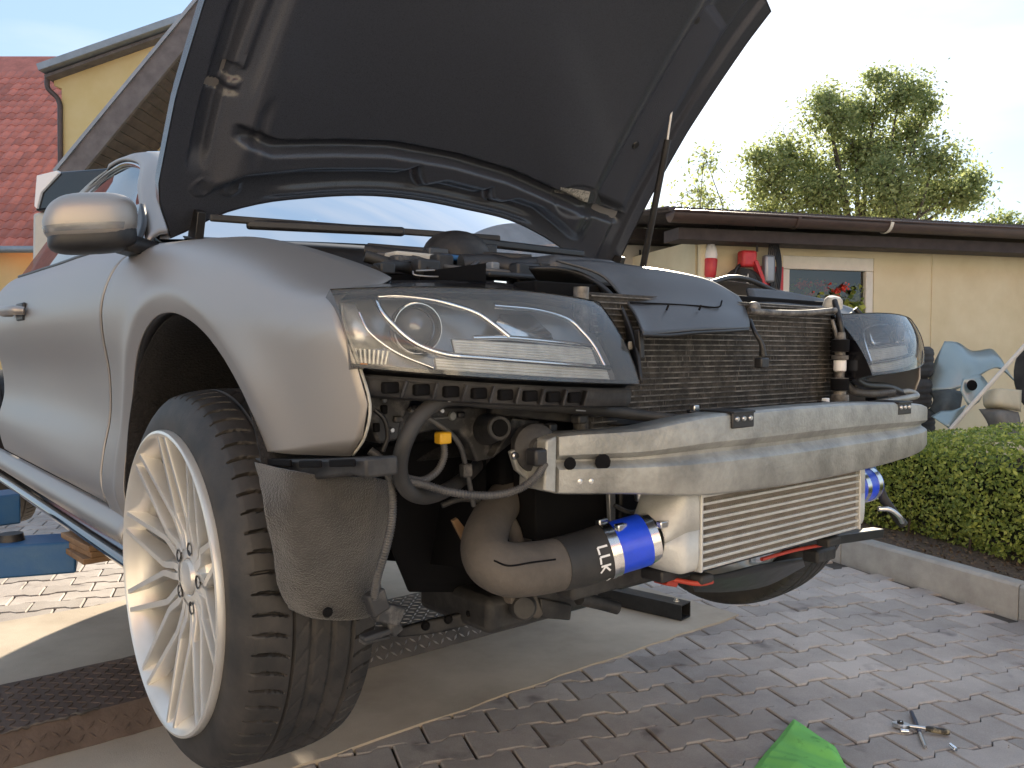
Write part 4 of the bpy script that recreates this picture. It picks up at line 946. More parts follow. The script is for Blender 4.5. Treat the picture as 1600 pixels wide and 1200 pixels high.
# ------------------------------------------------------------------ radiator pack, intercooler, bumper beam
CB0, CB1, CZ0, CZ1, CA = -.42, .375, .925, 1.200, .552
cond = box('condenser', (CA-.016, (CB0+CB1)/2, (CZ0+CZ1)/2), (.024, CB1-CB0, CZ1-CZ0), M['condfin'], car, bevel=.002)
V = []; F = []
nt = 27
for k in range(nt):
    z = CZ0+.006+(CZ1-CZ0-.012)*k/(nt-1); h = .0011
    i0 = len(V)
    for y in (CB0+.004, CB1-.012):
        V += [(CA-.006, y, z-h), (CA, y, z-h), (CA, y, z+h), (CA-.006, y, z+h)]
    F += [tuple(i0+i for i in f) for f in ((1, 5, 6, 2), (2, 6, 7, 3), (0, 4, 5, 1))]
tag(mesh('tubes', V, F, M['condtube'], cond), kind='stuff')
V = []; F = []
for k in range(nt-1):
    z0 = CZ0+.006+(CZ1-CZ0-.012)*k/(nt-1)+.0011; z1 = z0+(CZ1-CZ0-.012)/(nt-1)-.0022
    y = CB0+.005
    while y < CB1-.014:
        if random.random() < .10:
            i0 = len(V); o_ = random.gauss(0, .0012); V += [(CA-.003, y, z0), (CA-.003+random.gauss(0, .0008), y+.0011+o_, z0), (CA-.003, y+.0011+o_*.3, z1), (CA-.003, y, z1)]; F.append((i0, i0+1, i0+2, i0+3))
        y += .0036
tag(mesh('fins', V, F, M['condwire'], cond), kind='stuff')
for y in (CB0-.006, CB1+.004): tube('header_tank', [(CA-.014, y, CZ0-.01), (CA-.014, y, CZ1+.008)], .013, M['condtube'], cond, 14, 2)
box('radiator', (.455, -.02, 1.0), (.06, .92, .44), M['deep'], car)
# intercooler
IA, IB0, IB1, IZ0, IZ1 = .662, -.262, .275, .7275, .872
ic = box('intercooler', (IA-.052, (IB0+IB1)/2, (IZ0+IZ1)/2), (.085, IB1-IB0, IZ1-IZ0), mat('core_dark', (.10, .095, .085), .6, .4), car, bevel=.001)
nb = 11
for k in range(nb):
    z = IZ0+.003+(IZ1-IZ0-.006)*k/(nb-1); box('bar', (IA-.045, (IB0+IB1)/2, z), (.092, IB1-IB0, .0052), M['alubar'], ic, bevel=.0012)
V = []; F = []
for k in range(nb-1):
    z0 = IZ0+.003+(IZ1-IZ0-.006)*k/(nb-1)+.0026; z1 = z0+(IZ1-IZ0-.006)/(nb-1)-.0052; N = 190
    for i in range(N+1):
        y = IB0+.004+(IB1-IB0-.008)*i/N+random.gauss(0, .0002); a = IA-.0035 if i % 2 else IA-.0085
        V += [(a, y, z0), (a, y, z1)]
        if i: n_ = len(V); F.append((n_-4, n_-2, n_-1, n_-3))
tag(mesh('fins', V, F, M['fin'], ic), kind='stuff')
for y in (IB0-.001, IB1+.001): box('end_plate', (IA-.045, y, (IZ0+IZ1)/2), (.098, .006, IZ1-IZ0+.004), M['alucast'], ic, bevel=.002)
def tank(name, y0, y1, nc, nr, par):
    """cast end tank: rectangle at the core blending to a round neck"""
    rows = []
    for t in np.linspace(0, 1, 12):
        row = []
        for i in range(33):
            th = 2*math.pi*i/32
            f = lambda c: math.copysign(abs(c)**.28, c)
            rx, rz = IA-.048+.046*f(math.cos(th)), (IZ0+IZ1)/2+(IZ1-IZ0)/2*f(math.sin(th))
            cx, cz = nc[0]+nr*math.cos(th), nc[1]+nr*math.sin(th); s = sst(.42, 1.0, t)
            row.append((rx+(cx-rx)*s, y0+(y1-y0)*t, rz+(cz-rz)*s))
        rows.append(row)
    return loftrows(name, rows, M['alucast'], par, 1, 70, thick=.003)
tank('end_tank', IB0-.004, -.335, (.602, .783), .040, ic)
tank('end_tank', IB1+.004, .335, (.605, .80), .038, ic)
hoseA, hoseB = Vector((.601, -.335, .783)), Vector((0.572, -0.3978, 0.7679))
dv = (hoseB-hoseA)
def along(t): return tuple(hoseA+dv*t)
ch = tube('charge_hose', [along(.06), along(.5), along(.86)], .0445, M['blue'], car, 40, 12)
M['clampsteel'] = mat('clamp_steel', (.70, .70, .70), .22, 1., var=.1, scale=30)
tube('hose_clamp', [along(-.16), along(.08)], .0430, M['clampsteel'], ch, 40, 2); tube('hose_clamp', [along(.84), along(.99)], .0462, M['clampsteel'], ch, 40, 2)
tube('hose_clamp', [along(.99), along(1.09)], .0475, M['clampsteel'], ch, 40, 3)
for t, ang in ((-.02, 40), (.92, 60), (1.04, 100)):
    c = Vector(along(t)); e = Vector((math.cos(R(ang)), 0, math.sin(R(ang)))); box('clamp_screw', c+e*.048, (.012, .022, .012), M['clampsteel'], ch, bevel=.002)
P2 = [along(1.05), (0.56, -0.4505, 0.7589), (0.553, -0.4944, 0.7563)]
rub = tube('rubber_coupler', P2, [.0450, .0448, .0432], M['rubber'], car, 36, 16)
pipe = tube('charge_pipe', [(0.553, -0.4915, 0.7558), (0.545, -0.5357, 0.7554), (0.532, -0.578, 0.7579), (0.505, -0.5951, 0.7707), (0.47, -0.5779, 0.7927), (0.43, -0.5257, 0.822), (0.39, -0.4523, 0.853), (0.34, -0.3786, 0.8937)], [.0425, .0425, .0425, .041, .038, .035, .033, .032], M['duct'], car, 36, 60)
tube('seam', [(0.598, -0.5392, 0.7806), (0.59, -0.5821, 0.7811), (0.58, -0.6179, 0.7802), (0.556, -0.6269, 0.7847)], .0016, M['deep'], pipe, 6, 30)
# white lettering on the rubber coupler
ax = (Vector(P2[2])-Vector(P2[0])).normalized(); c0 = Vector(P2[0]).lerp(Vector(P2[1]), .62); fr = Vector((1, 0, 0)); fr = (fr-ax*fr.dot(ax)).normalized(); upv = fr.cross(ax); upv = upv if upv.z > 0 else -upv
def onhose(s, ph): return c0+ax*(-s)+(fr*math.cos(ph)+upv*math.sin(ph))*.0462
def stroke(par, pts, w=.0034):
    V = []; F = []
    for i in range(len(pts)-1):
        p, q = Vector(pts[i]), Vector(pts[i+1]); d = (q-p); n = Vector((-d.y, d.x)).normalized()*w/2; k = len(V)
        for t in (0, .5, 1):
            for sg in (-1, 1): r_ = p+d*t+n*sg; V.append(onhose(r_.x, r_.y/.0456))
        F += [(k, k+2, k+3, k+1), (k+2, k+4, k+5, k+3)]
    return mesh('letter', V, F, M['white'], par, thick=.0006)
# letters run down the hose, their tops towards the clamp
def glyph(par, y0, strokes): 
    for st_ in strokes: stroke(par, [(-.008+.019*v, y0-.0115*u) for u, v in st_])
def glyph_one(par, y0, polylines):
    V = []; F = []
    for pl in polylines:
        pts = [Vector((-.008+.019*v, y0-.0115*u)) for u, v in pl]
        for i in range(len(pts)-1):
            p, q = pts[i], pts[i+1]; d = q-p; n = Vector((-d.y, d.x)).normalized()*.0017; k = len(V)
            for t in (0, .5, 1):
                for sg in (-1, 1): r_ = p+d*t+n*sg; V.append(onhose(r_.x, r_.y/.0456))
            F += [(k, k+2, k+3, k+1), (k+2, k+4, k+5, k+3)]
    mesh('letter', V, F, M['white'], par, thick=.0005)
for y0, pls in ((.026, [[(0, 1), (0, 0), (1, 0)]]), (.0105, [[(0, 1), (0, 0), (1, 0)]]), (-.005, [[(0, 1), (0, 0)], [(1, 1), (.1, .45), (1, 0)]])): glyph_one(rub, y0, pls)
glyph_one(rub, -.040, [[(0, 1.35), (.9, 1.35)]])
# far side outlet: blue hose, clamp and pipes
fh = tube('charge_hose', [(.605, .335, .80), (.603, .37, .80), (.600, .43, .80)], .040, M['blue'], car, 30, 8)
tube('hose_clamp', [(.604, .35, .80), (.604, .368, .80)], .0415, M['clampsteel'], fh, 30, 2)
tube('hose_clamp', [(.601, .405, .80), (.600, .425, .80)], .0415, M['clampsteel'], fh, 30, 2)
fr_ = tube('brace_rod', [(0.6022, 0.5, 0.7632), (0.619, 0.52, 0.7255), (0.6357, 0.54, 0.6953)], .011, M['dusty'], car, 12, 4)
tube('blue_sleeve', [(0.5817, 0.48, 0.8425), (0.5927, 0.49, 0.8037)], .0085, M['liftblue'], fr_, 12, 3); tube('rod_upper', [(0.5911, 0.49, 0.808), (0.6053, 0.5, 0.7591)], .0105, M['rubber'], fr_, 12, 3)
tube('steel_pipe', [(0.6132, 0.46, 0.7395), (0.6304, 0.48, 0.7381), (0.642, 0.5, 0.7225), (0.6418, 0.52, 0.7049)], .0055, M['steel'], car, 12, 12)
# brackets and red polyurethane strips under the intercooler
box('mount_rail', (.585, 0, .712), (.05, .60, .022), M['black'], car, bevel=.004)
tube('red_strip', [(0.6, -0.2648, 0.7015), (0.64, -0.2412, 0.6979), (0.64, -0.2012, 0.6941)], .0045, M['redrubber'], car, 8, 8); tube('red_strip', [(0.6, 0.0136, 0.6917), (0.6, 0.1285, 0.6917), (0.6, 0.2598, 0.6854)], .004, M['redrubber'], car, 8, 8)
prism('red_wedge', [(0.56, -0.23, 0.6751), (0.56, -0.2084, 0.6914), (0.56, -0.1842, 0.6848), (0.56, -0.197, 0.6655)], (-.03, 0, 0), M['redrubber'], car)
box('rubber_mount', (0.635, -0.224, 0.7039), (.03, .035, .016), M['rubber'], car, bevel=.005); box('rubber_mount', (0.62, 0.2315, 0.7), (.03, .05, .02), M['rubber'], car, bevel=.005)
bar('cross_bar', (0.54, 0.2275, 0.6796), (0.54, 0.6114, 0.6511), .03, .022, M['black'], car); box('bar_end', (0.55, 0.3169, 0.6462), (.04, .08, .03), M['dusty'], car, bevel=.006)
loftrows('undertray', [[(0.5, -0.0782, 0.6473), (0.5, 0.0279, 0.6353), (0.5, 0.167, 0.6321), (0.5, 0.3351, 0.619)], [(0.36, 0.1148, 0.5542), (0.36, 0.2492, 0.529), (0.36, 0.4103, 0.5151), (0.36, 0.5822, 0.5349)]], M['black'], car, 4, thick=.006)
# bumper beam
BB = [-.535, -.50, -.46, -.40, -.34, -.28, -.2, 0, .2, .38, .5, .54, .568]
BA = [.602, .617, .634, .658, .680, .693, .700, .704, .702, .696, .686, .678, .670]
BT = [.970, .972, .973, .976, .986, .993, .995, .997, .995, .988, .980, .976, .972]; BZ = [.884, .882, .880, .876, .870, .866, .864, .861, .863, .868, .874, .878, .882]
sec = [(-.050, 1), (-.006, 1.0), (-.001, .98), (0, .93), (0, .68), (-.004, .64), (-.013, .585), (-.014, .52), (-.011, .48), (-.003, .43), (0, .40), (0, .06), (-.002, .02), (-.006, 0), (-.050, 0)]
rows = []
for k in np.linspace(0, 1, 70):
    y = BB[0]+(BB[-1]-BB[0])*k; a = hermite(BB, BA, y); zt, zb = hermite(BB, BT, y), hermite(BB, BZ, y); dep = 1+.5*sst(-.40, -.30, y)*0
    rows.append([(a+s[0], y, zb+(zt-zb)*s[1]) for s in sec])
A_ = np.array(rows); nu, nv = A_.shape[:2]
F = [(i*nv+j, (i+1)*nv+j, (i+1)*nv+j+1, i*nv+j+1) for i in range(nu-1) for j in range(nv-1)]
F += [tuple(range(nv)), ]
beam = mesh('bumper_beam', A_.reshape(-1, 3), F, M['alu'], car, smooth=28, thick=.003)
prism('beam_end', [(.602, -.540, .972), (.600, -.560, .966), (.600, -.565, .89), (.602, -.542, .884)], (-.06, .0, 0), M['alu'], beam, .003)
def onbeam(y, f, d=.002): 
    a = float(hermite(BB, BA, y)); zt, zb = float(hermite(BB, BT, y)), float(hermite(BB, BZ, y)); return (a+d, y, zb+(zt-zb)*f)
def bn(y): return Vector((1, -(float(hermite(BB, BA, y+.01))-float(hermite(BB, BA, y-.01)))/.02, 0))
lathe('tow_hole', [(0, .001), (.0125, .001), (.0135, .0)], onbeam(-.470, .52, .0015), bn(-.47), M['deep'], beam, 10)
lathe('tow_hole', [(0, .001), (.009, .001), (.010, 0)], onbeam(-.522, .52, .004), bn(-.52), M['deep'], beam, 12)
for y in (-.505, -.488): lathe('rivet', [(0, .003), (.003, .003), (.0058, .0015), (.006, 0)], onbeam(y, .20, .0005), bn(y), M['steel'], beam, 12)
for y0, hh in ((-.205, .020), (.395, .018)):
    p = onbeam(y0, .90, .003); bp = box('beam_plate', (p[0], p[1], p[2]+.004), (.005, .062, .028), M['black'], beam, bevel=.002)
    box('plate_tab', (p[0]-.03, p[1], float(hermite(BB, BT, y0))+.004), (.07, .062, .004), M['black'], beam, bevel=.001)
    for d in (-.019, 0, .019): lathe('plate_bolt', [(0, .003), (.0035, .003), (.0048, .001), (.005, 0)], (p[0]+.0025, p[1]+d, p[2]+.006), (1, 0, 0), M['steel'], beam, 12)
for y in (-.315, .10, .24, .45): lathe('small_hole', [(0, .0008), (.0035, .0008), (.004, 0)], onbeam(y, .88, .0006), bn(y), M['deep'], beam, 10)
bar('support_rod', (0.62, -0.246, 0.9966), (0.66, -0.1624, 0.9848), .016, .006, M['black'], car); bar('support_rod', (0.6, 0.2201, 0.9944), (0.64, 0.3627, 0.9739), .016, .006, M['black'], car)
box('nut', (0.62, -0.2283, 1.0014), (.012, .014, .012), M['steel'], car, bevel=.002); box('nut', (0.6, 0.2459, 0.9948), (.012, .014, .014), M['white'], car, bevel=.002)
bar('cross_rod', (0.6, 0.0793, 0.9922), (0.66, 0.0341, 0.9872), .006, .006, M['black'], car)
# crash box arm, horn
prism('crash_arm', [(0.56, -0.5962, 0.9479), (0.56, -0.5795, 0.9535), (0.56, -0.5665, 0.9356), (0.56, -0.5572, 0.9159), (0.56, -0.5398, 0.9072), (0.56, -0.4584, 0.8994), (0.56, -0.4583, 0.8752), (0.56, -0.5152, 0.8895), (0.56, -0.5585, 0.899), (0.56, -0.5846, 0.9184)], (-.010, 0, 0), M['alu'], car, .002)
hrn = lathe('horn', [(0, .016), (.012, .016), (.016, .010), (.030, .008), (.037, .004), (.039, -.004), (.036, -.012), (.02, -.02), (0, -.02)], (0.565, -0.5524, 0.9519), (1, -.25, .05), M['dusty'], car, 36)
box('horn_socket', (0.592, -0.5737, 0.9413), (.026, .024, .026), M['black'], hrn, bevel=.004)
tube('red_wire', [(0.6, -0.5627, 0.9334), (0.603, -0.568, 0.9419), (0.6, -0.5627, 0.947)], .0022, M['red'], hrn, 8, 8)
lathe('bolt', [(0, .006), (.004, .006), (.006, .004), (.006, 0)], (0.562, -0.5928, 0.9419), (1, 0, 0), M['steel'], car, 12)
# plastic carrier with the washer nozzle
prism('headlight_carrier', [(0.47, -0.7656, 1.0133), (0.47, -0.7095, 1.0185), (0.47, -0.5997, 1.0119), (0.47, -0.4144, 0.9928), (0.47, -0.4593, 0.9829), (0.47, -0.511, 0.9523), (0.47, -0.5577, 0.9261), (0.47, -0.5934, 0.9228), (0.47, -0.6063, 0.9527), (0.47, -0.6278, 0.9745), (0.47, -0.6744, 0.9794), (0.47, -0.7039, 0.9753), (0.47, -0.766, 0.9679)], (-.03, 0, 0), M['dusty2'], car, .004)
nz = lathe('washer_nozzle', [(0, -.005), (.0135, -.005), (.0135, .046), (.018, .046), (.020, .044), (.0205, .030), (.024, .0), (.026, -.02), (0, -.02)], (0.49, -0.5816, 0.9773), (1, -.35, .12), M['dusty'], car, 26)
lathe('nozzle_bore', [(0, .0465), (.0125, .0468)], (0.49, -0.5816, 0.9773), (1, -.35, .12), M['deep'], nz, 20)
prism('brace', [(0.5, -0.5844, 0.9322), (0.5, -0.4819, 0.9849), (0.5, -0.5446, 0.9924), (0.5, -0.5647, 0.9564)], (-.02, 0, 0), M['dusty2'], car)
lathe('carrier_bolt', [(0, .004), (.006, .004), (.0075, 0)], (0.474, -0.6455, 1.0), (1, 0, 0), M['alu'], car, 14)
bar('cable_tie', (0.475, -0.692, 0.9975), (0.475, -0.6512, 0.9984), .003, .003, M['sheet'], car)
loftrows('support_beam', [[(0.5, -0.5843, 1.0168), (0.52, -0.4787, 1.005), (0.55, -0.357, 0.9902), (0.58, -0.2399, 0.9782)], [(0.5, -0.5843, 1.0006), (0.52, -0.4786, 0.9871), (0.55, -0.3649, 0.9752), (0.58, -0.2398, 0.9702)]], M['dusty'], car, 5, thick=.02)
# hoses and wiring
big = tube('coolant_hose', [(0.64, -0.28, 0.9841), (0.6, -0.332, 0.9919), (0.57, -0.4246, 1.0053), (0.565, -0.5337, 1.0169), (0.565, -0.6363, 1.0268), (0.56, -0.6974, 1.0336), (0.56, -0.731, 1.0293), (0.56, -0.7636, 1.0092), (0.56, -0.7848, 0.9811), (0.55, -0.789, 0.9494), (0.54, -0.7808, 0.9207), (0.53, -0.7584, 0.8989), (0.51, -0.7163, 0.886), (0.47, -0.6504, 0.8853), (0.42, -0.5685, 0.8983), (0.36, -0.4723, 0.9268)], [.009, .0095, .0105, .011, .0115, .0115, .0115, .0115, .0115, .0115, .0115, .0115, .0115, .0115, .011, .011], M['rubber'], car, 18, 150)
for q0, q1 in (((0.575, -0.7184, 1.0422), (0.575, -0.7004, 1.0398)), ((0.585, -0.4763, 1.0268), (0.585, -0.4518, 1.0238))): box('hose_clip', (Vector(q0)+Vector(q1))/2, (.02, .016, .008), M['black'], big, bevel=.002)
for q0, q1 in (((0.578, -0.7272, 1.0309), (0.578, -0.7117, 1.0303)), ((0.588, -0.4863, 1.008), (0.588, -0.4649, 1.006))): bar('white_mark', q0, q1, .0016, .0022, M['sheet'], big, bevel=.0004)
M['corr'] = mat('corrugated_loom', (.055, .055, .058), .5, col2=(.13, .125, .12), scale=12, thresh=(.4, .8))
c1 = tube('wiring_loom', [(0.5, -0.68, 0.9624), (0.505, -0.6824, 0.9437), (0.51, -0.6977, 0.9233), (0.52, -0.7297, 0.9132), (0.525, -0.7572, 0.9184), (0.52, -0.767, 0.9243)], .0052, M['corr'], car, 12, corr=(.0035, .10))
box('yellow_plug', (0.5, -0.6811, 0.9703), (.018, .022, .018), M['yellow'], c1, bevel=.003)
tube('wiring_loom', [(0.535, -0.768, 0.917), (0.54, -0.7399, 0.9092), (0.55, -0.7077, 0.8978), (0.56, -0.6627, 0.8885), (0.57, -0.6221, 0.8873), (0.585, -0.597, 0.8962), (0.6, -0.5808, 0.9137), (0.6, -0.5627, 0.9324)], .0058, M['corr'], car, 12, corr=(.0035, .10))
c3 = tube('wiring_loom', [(0.5, -0.8073, 0.9605), (0.51, -0.7956, 0.9478), (0.515, -0.7862, 0.9274), (0.515, -0.7801, 0.8901), (0.51, -0.7794, 0.8524), (0.5, -0.7831, 0.8141), (0.48, -0.7842, 0.7729), (0.46, -0.7791, 0.7342)], .0060, M['corr'], car, 12, corr=(.0036, .10))
for q, s_, ry in (((0.455, -0.7718, 0.7269), (.02, .03, .035), .3), ((0.45, -0.7489, 0.7035), (.022, .045, .03), -.4), ((0.44, -0.761, 0.6721), (.02, .055, .010), .1), ((0.44, -0.736, 0.6806), (.022, .02, .03), .5), ((0.43, -0.7608, 0.6615), (.02, .045, .006), 0)):
    box('plug_housing', q, s_, M['dusty2'], c3, rot=Matrix.Rotation(ry, 3, 'X'), bevel=.003)
# ------------------------------------------------------------------ front frame and near-black blockers behind it all
box('bay_light_block', (.12, -.02, .93), (.50, .96, .42), M['deep'], car, bevel=.02)  # black box added to block light through the bay
prism('frame_rail', [(.42, -.50, .86), (.42, -.36, .86), (.42, -.36, 1.02), (.42, -.50, 1.02)], (-.8, 0, 0), M['deep'], car, .01)
box('lower_cooler_frame', (.47, .02, .80), (.05, .60, .28), M['black'], car, bevel=.006)
loftrows('void_shade', [[(0.36, -0.7021, 0.8968), (0.3, -0.557, 0.8643), (0.28, -0.4241, 0.8421)], [(0.33, -0.6759, 0.7989), (0.26, -0.5152, 0.7528), (0.24, -0.3847, 0.7176)], [(0.24, -0.5737, 0.6563), (0.2, -0.4346, 0.6213), (0.2, -0.3103, 0.5981)]], M['deep'], car, 4, thick=.006)  # near-black sheets standing in for the shade of the void
loftrows('void_shade', [[(0.4, -0.7466, 0.9508), (0.36, -0.5983, 0.9471), (0.34, -0.4258, 0.9335), (0.34, -0.2431, 0.908)], [(0.38, -0.7238, 0.8756), (0.32, -0.5571, 0.8495), (0.3, -0.3928, 0.8289), (0.33, -0.2329, 0.8023)]], M['deep'], car, 4, thick=.006)
for nm, pts, r_, m_ in (('oil_line', [(0.42, -0.5233, 0.8588), (0.43, -0.5074, 0.8252), (0.44, -0.4899, 0.7912), (0.44, -0.4768, 0.7446)], .013, 'duct'), ('oil_line', [(0.4, -0.4607, 0.8494), (0.4, -0.4305, 0.8112), (0.41, -0.4361, 0.7671), (0.42, -0.4507, 0.7251)], .011, 'duct'), ('oil_line', [(0.34, -0.3705, 0.844), (0.35, -0.33, 0.7913), (0.36, -0.3473, 0.7334)], .013, 'dusty'), ('oil_line', [(0.36, -0.2971, 0.8263), (0.36, -0.3055, 0.7772), (0.38, -0.2815, 0.7397)], .012, 'dusty')):
    tube(nm, pts, r_, M[m_], car, 12, 24)
prism('plywood_chip', [(0.4, -0.5913, 0.815), (0.4, -0.5807, 0.819), (0.4, -0.5509, 0.7842), (0.4, -0.57, 0.7782)], (-.012, .004, 0), M['wood'], car, .001)
box('bracket', (0.38, -0.4256, 0.843), (.02, .035, .03), M['rust'], car, bevel=.003)
box('subframe', (.20, -.30, .600), (.24, .30, .07), M['dusty'], car, bevel=.015)
lathe('mount_bush', [(0, .03), (.02, .03), (.026, .02), (.026, -.04)], (0.33, -0.3779, 0.6149), (1, -.6, .1), M['dusty'], car, 20)
prism('subframe_horn', [(0.34, -0.4103, 0.648), (0.34, -0.349, 0.6366), (0.34, -0.3288, 0.5886), (0.34, -0.3422, 0.5813), (0.34, -0.4103, 0.6236)], (-.05, 0, 0), M['duct'], car, .004)
prism('subframe_horn', [(0.33, -0.3283, 0.6178), (0.33, -0.241, 0.5879), (0.33, -0.2463, 0.5562), (0.33, -0.3265, 0.5781)], (-.06, 0, 0), M['dusty'], car, .004)
loftrows('lower_lip', [[(0.2, -0.5796, 0.5753), (0.22, -0.4877, 0.5844), (0.25, -0.4009, 0.5878), (0.3, -0.2926, 0.5819)], [(0.2, -0.574, 0.5606), (0.22, -0.4878, 0.5568), (0.25, -0.3847, 0.5678), (0.3, -0.275, 0.56)]], M['dusty'], car, 5, thick=.012)
for k in range(3): lathe('plug_button', [(0, .008), (.006, .008), (.009, 0)], (lambda t: tuple(Vector((0.225, -0.5284, 0.5793))*(1-t)+Vector((0.255, -0.4443, 0.5941))*t))(k/2), (1, -.5, .3), M['deep'], car, 12)
tube('skid_foot', [(0.4, -0.2921, 0.6269), (0.4, -0.2302, 0.6048), (0.41, -0.1948, 0.5912)], .013, M['dusty'], car, 14, 8)
box('lower_tie', (.50, -.12, .70), (.05, .62, .05), M['dusty'], car, bevel=.008)
prism('radiator_strut', [(0.5, -0.3158, 0.8466), (0.5, -0.299, 0.8448), (0.5, -0.2985, 0.7686), (0.5, -0.3103, 0.7703)], (-.01, 0, 0), M['sheet'], car)
lathe('fog_cap', [(0, .012), (.009, .012), (.0105, .0), (.0105, -.02)], (0.56, -0.3013, 0.8506), (0, 0, -1), M['steel'], car, 16)
# ------------------------------------------------------------------ top of the engine bay
loftrows('bay_view_block', [[(-.25, b, 1.22) for b in (-.68, -.4, 0, .4, .66)], [(.05, b, 1.225) for b in (-.66, -.4, 0, .4, .64)], [(.38, b, 1.17) for b in (-.6, -.4, 0, .4, .58)]], M['deep'], car, 3)  # near-black sheet added to block the view through the bay
cover = loftrows('air_guide', [[(0.44, -0.3932, 1.2603), (0.45, -0.3114, 1.2651), (0.465, -0.2238, 1.2604), (0.485, -0.1359, 1.2547), (0.505, -0.0417, 1.2413), (0.53, 0.024, 1.211)],
    [(0.485, -0.3306, 1.237), (0.49, -0.2859, 1.237), (0.505, -0.2243, 1.2348), (0.515, -0.1344, 1.2319), (0.53, -0.0482, 1.2193), (0.545, 0.0202, 1.1922)],
    [(0.525, -0.3185, 1.1979), (0.53, -0.2873, 1.199), (0.54, -0.2383, 1.2006), (0.55, -0.1592, 1.1987), (0.56, -0.0806, 1.1892), (0.565, 0.0044, 1.1707)],
    [(0.58, -0.3431, 1.1628), (0.58, -0.3187, 1.1624), (0.585, -0.2742, 1.1634), (0.59, -0.2008, 1.1653), (0.59, -0.1135, 1.1642), (0.585, -0.0184, 1.157)],
    [(0.625, -0.3732, 1.1292), (0.625, -0.3526, 1.1273), (0.625, -0.3103, 1.13), (0.62, -0.2301, 1.1357), (0.615, -0.14, 1.1395), (0.6, -0.0402, 1.1439)]], M['greyduct'], car, 6, 60, thick=.004, flip=True)
tube('panel_joint', [(0.556, -0.3246, 1.1851), (0.567, -0.244, 1.1853), (0.575, -0.163, 1.1845), (0.579, -0.1066, 1.1839), (0.566, -0.0769, 1.1976)], .0016, M['deep'], cover, 6, 30)
for q in ((0.582, -0.2603, 1.1729), (0.588, -0.1762, 1.1754)): bar('clip', Vector(q), Vector(q)+Vector((.002, .004, .010)), .003, .004, M['deep'], cover)
tube('lower_lip', [(0.627, -0.3755, 1.1281), (0.627, -0.3127, 1.1278), (0.622, -0.2327, 1.1334), (0.617, -0.1427, 1.1377), (0.602, -0.0431, 1.1426)], .003, M['black'], cover, 8, 30)
loftrows('inner_fender_arch', [[(0.38, -0.4042, 1.2517), (0.43, -0.3649, 1.2481), (0.48, -0.3417, 1.2276), (0.53, -0.3402, 1.1934), (0.57, -0.348, 1.1489), (0.6, -0.3603, 1.1), (0.62, -0.3731, 1.0497)],
    [(0.36, -0.3644, 1.2319), (0.38, -0.3174, 1.2247), (0.4, -0.2775, 1.2073), (0.43, -0.2648, 1.1725), (0.45, -0.2595, 1.136), (0.47, -0.2615, 1.0941), (0.49, -0.2673, 1.0412)]], M['black'], car, 5, thick=.006)
bar('arch_tab', (0.6, -0.3527, 1.1373), (0.6, -0.3491, 1.0893), .012, .012, M['black'], car); box('primer_tab', (0.58, -0.3459, 1.1108), (.004, .02, .014), M['primer'], car)
ab = box('air_box', (0.25, -0.194, 1.2589), (.16, .20, .07), M['greyduct'], car, bevel=.02)
tube('intake_snorkel', [(0.26, -0.2752, 1.2717), (0.25, -0.3348, 1.266), (0.22, -0.3599, 1.2744), (0.2, -0.4247, 1.2704)], .022, M['black'], car, 16, 20)
ell('strut_dome', (0.0, -0.2911, 1.3109), (.075, .075, .062), M['dusty'], car, 2.2)
tube('hose', [(0.12, -0.5939, 1.2838), (0.14, -0.5493, 1.2706), (0.16, -0.4887, 1.2656), (0.2, -0.4248, 1.2591), (0.24, -0.3431, 1.2561), (0.27, -0.2667, 1.2533)], .012, M['rubber'], car, 12, 40)
tube('hose', [(-0.02, -0.5129, 1.3128), (0.02, -0.4592, 1.3052), (0.06, -0.3888, 1.2988), (0.1, -0.2816, 1.292)], .014, M['dusty'], car, 12, 40)
tube('hose', [(0.24, -0.6441, 1.2414), (0.22, -0.5987, 1.2572), (0.2, -0.5444, 1.2564), (0.22, -0.529, 1.2416)], .011, M['dusty'], car, 12, 30)
for q, s_, m_ in (((0.22, -0.5217, 1.2588), (.03, .05, .03), 'black'), ((0.2, -0.4709, 1.271), (.03, .04, .035), 'dusty'), ((0.3, -0.3927, 1.2439), (.05, .12, .012), 'black'), ((0.3, -0.3443, 1.2517), (.03, .06, .04), 'black'), ((0.08, -0.4663, 1.2915), (.06, .10, .02), 'greywall'), ((0.1, -0.384, 1.2957), (.05, .07, .012), 'liftblue'), ((0.12, -0.2974, 1.2947), (.05, .14, .010), 'sheet'), ((0.16, -0.5329, 1.275), (.03, .05, .02), 'dusty2'), ((-0.1, -0.1239, 1.3409), (.04, .04, .05), 'black')):
    box('engine_bay_box', q, s_, M[m_], car, bevel=.005)
for pts_, r_, m_ in (([(0.05, -0.5238, 1.2977), (0.1, -0.4793, 1.2914), (0.22, -0.4701, 1.2621), (0.27, -0.3999, 1.2554), (0.31, -0.3365, 1.249)], .006, 'corr'), ([(-0.1, -0.4585, 1.3329), (-0.02, -0.3845, 1.3228), (0.05, -0.2784, 1.316), (0.15, -0.1959, 1.3049)], .009, 'rubber'), ([(0.2, -0.5725, 1.2641), (0.2, -0.53, 1.2718), (0.24, -0.5253, 1.2546), (0.28, -0.5131, 1.243)], .0035, 'black'), ([(0.25, -0.4389, 1.2618), (0.22, -0.3923, 1.2798), (0.2, -0.3355, 1.2893), (0.26, -0.3432, 1.2711)], .004, 'corr'), ([(0.22, -0.3096, 1.283), (0.22, -0.2715, 1.2935), (0.26, -0.2717, 1.2823), (0.3, -0.2939, 1.2598)], .005, 'rubber'), ([(0.05, -0.4147, 1.3059), (0.05, -0.4016, 1.3177), (0.05, -0.3734, 1.3226)], .004, 'black')):
    tube('engine_bay_line', pts_, r_, M[m_], car, 10, 40)
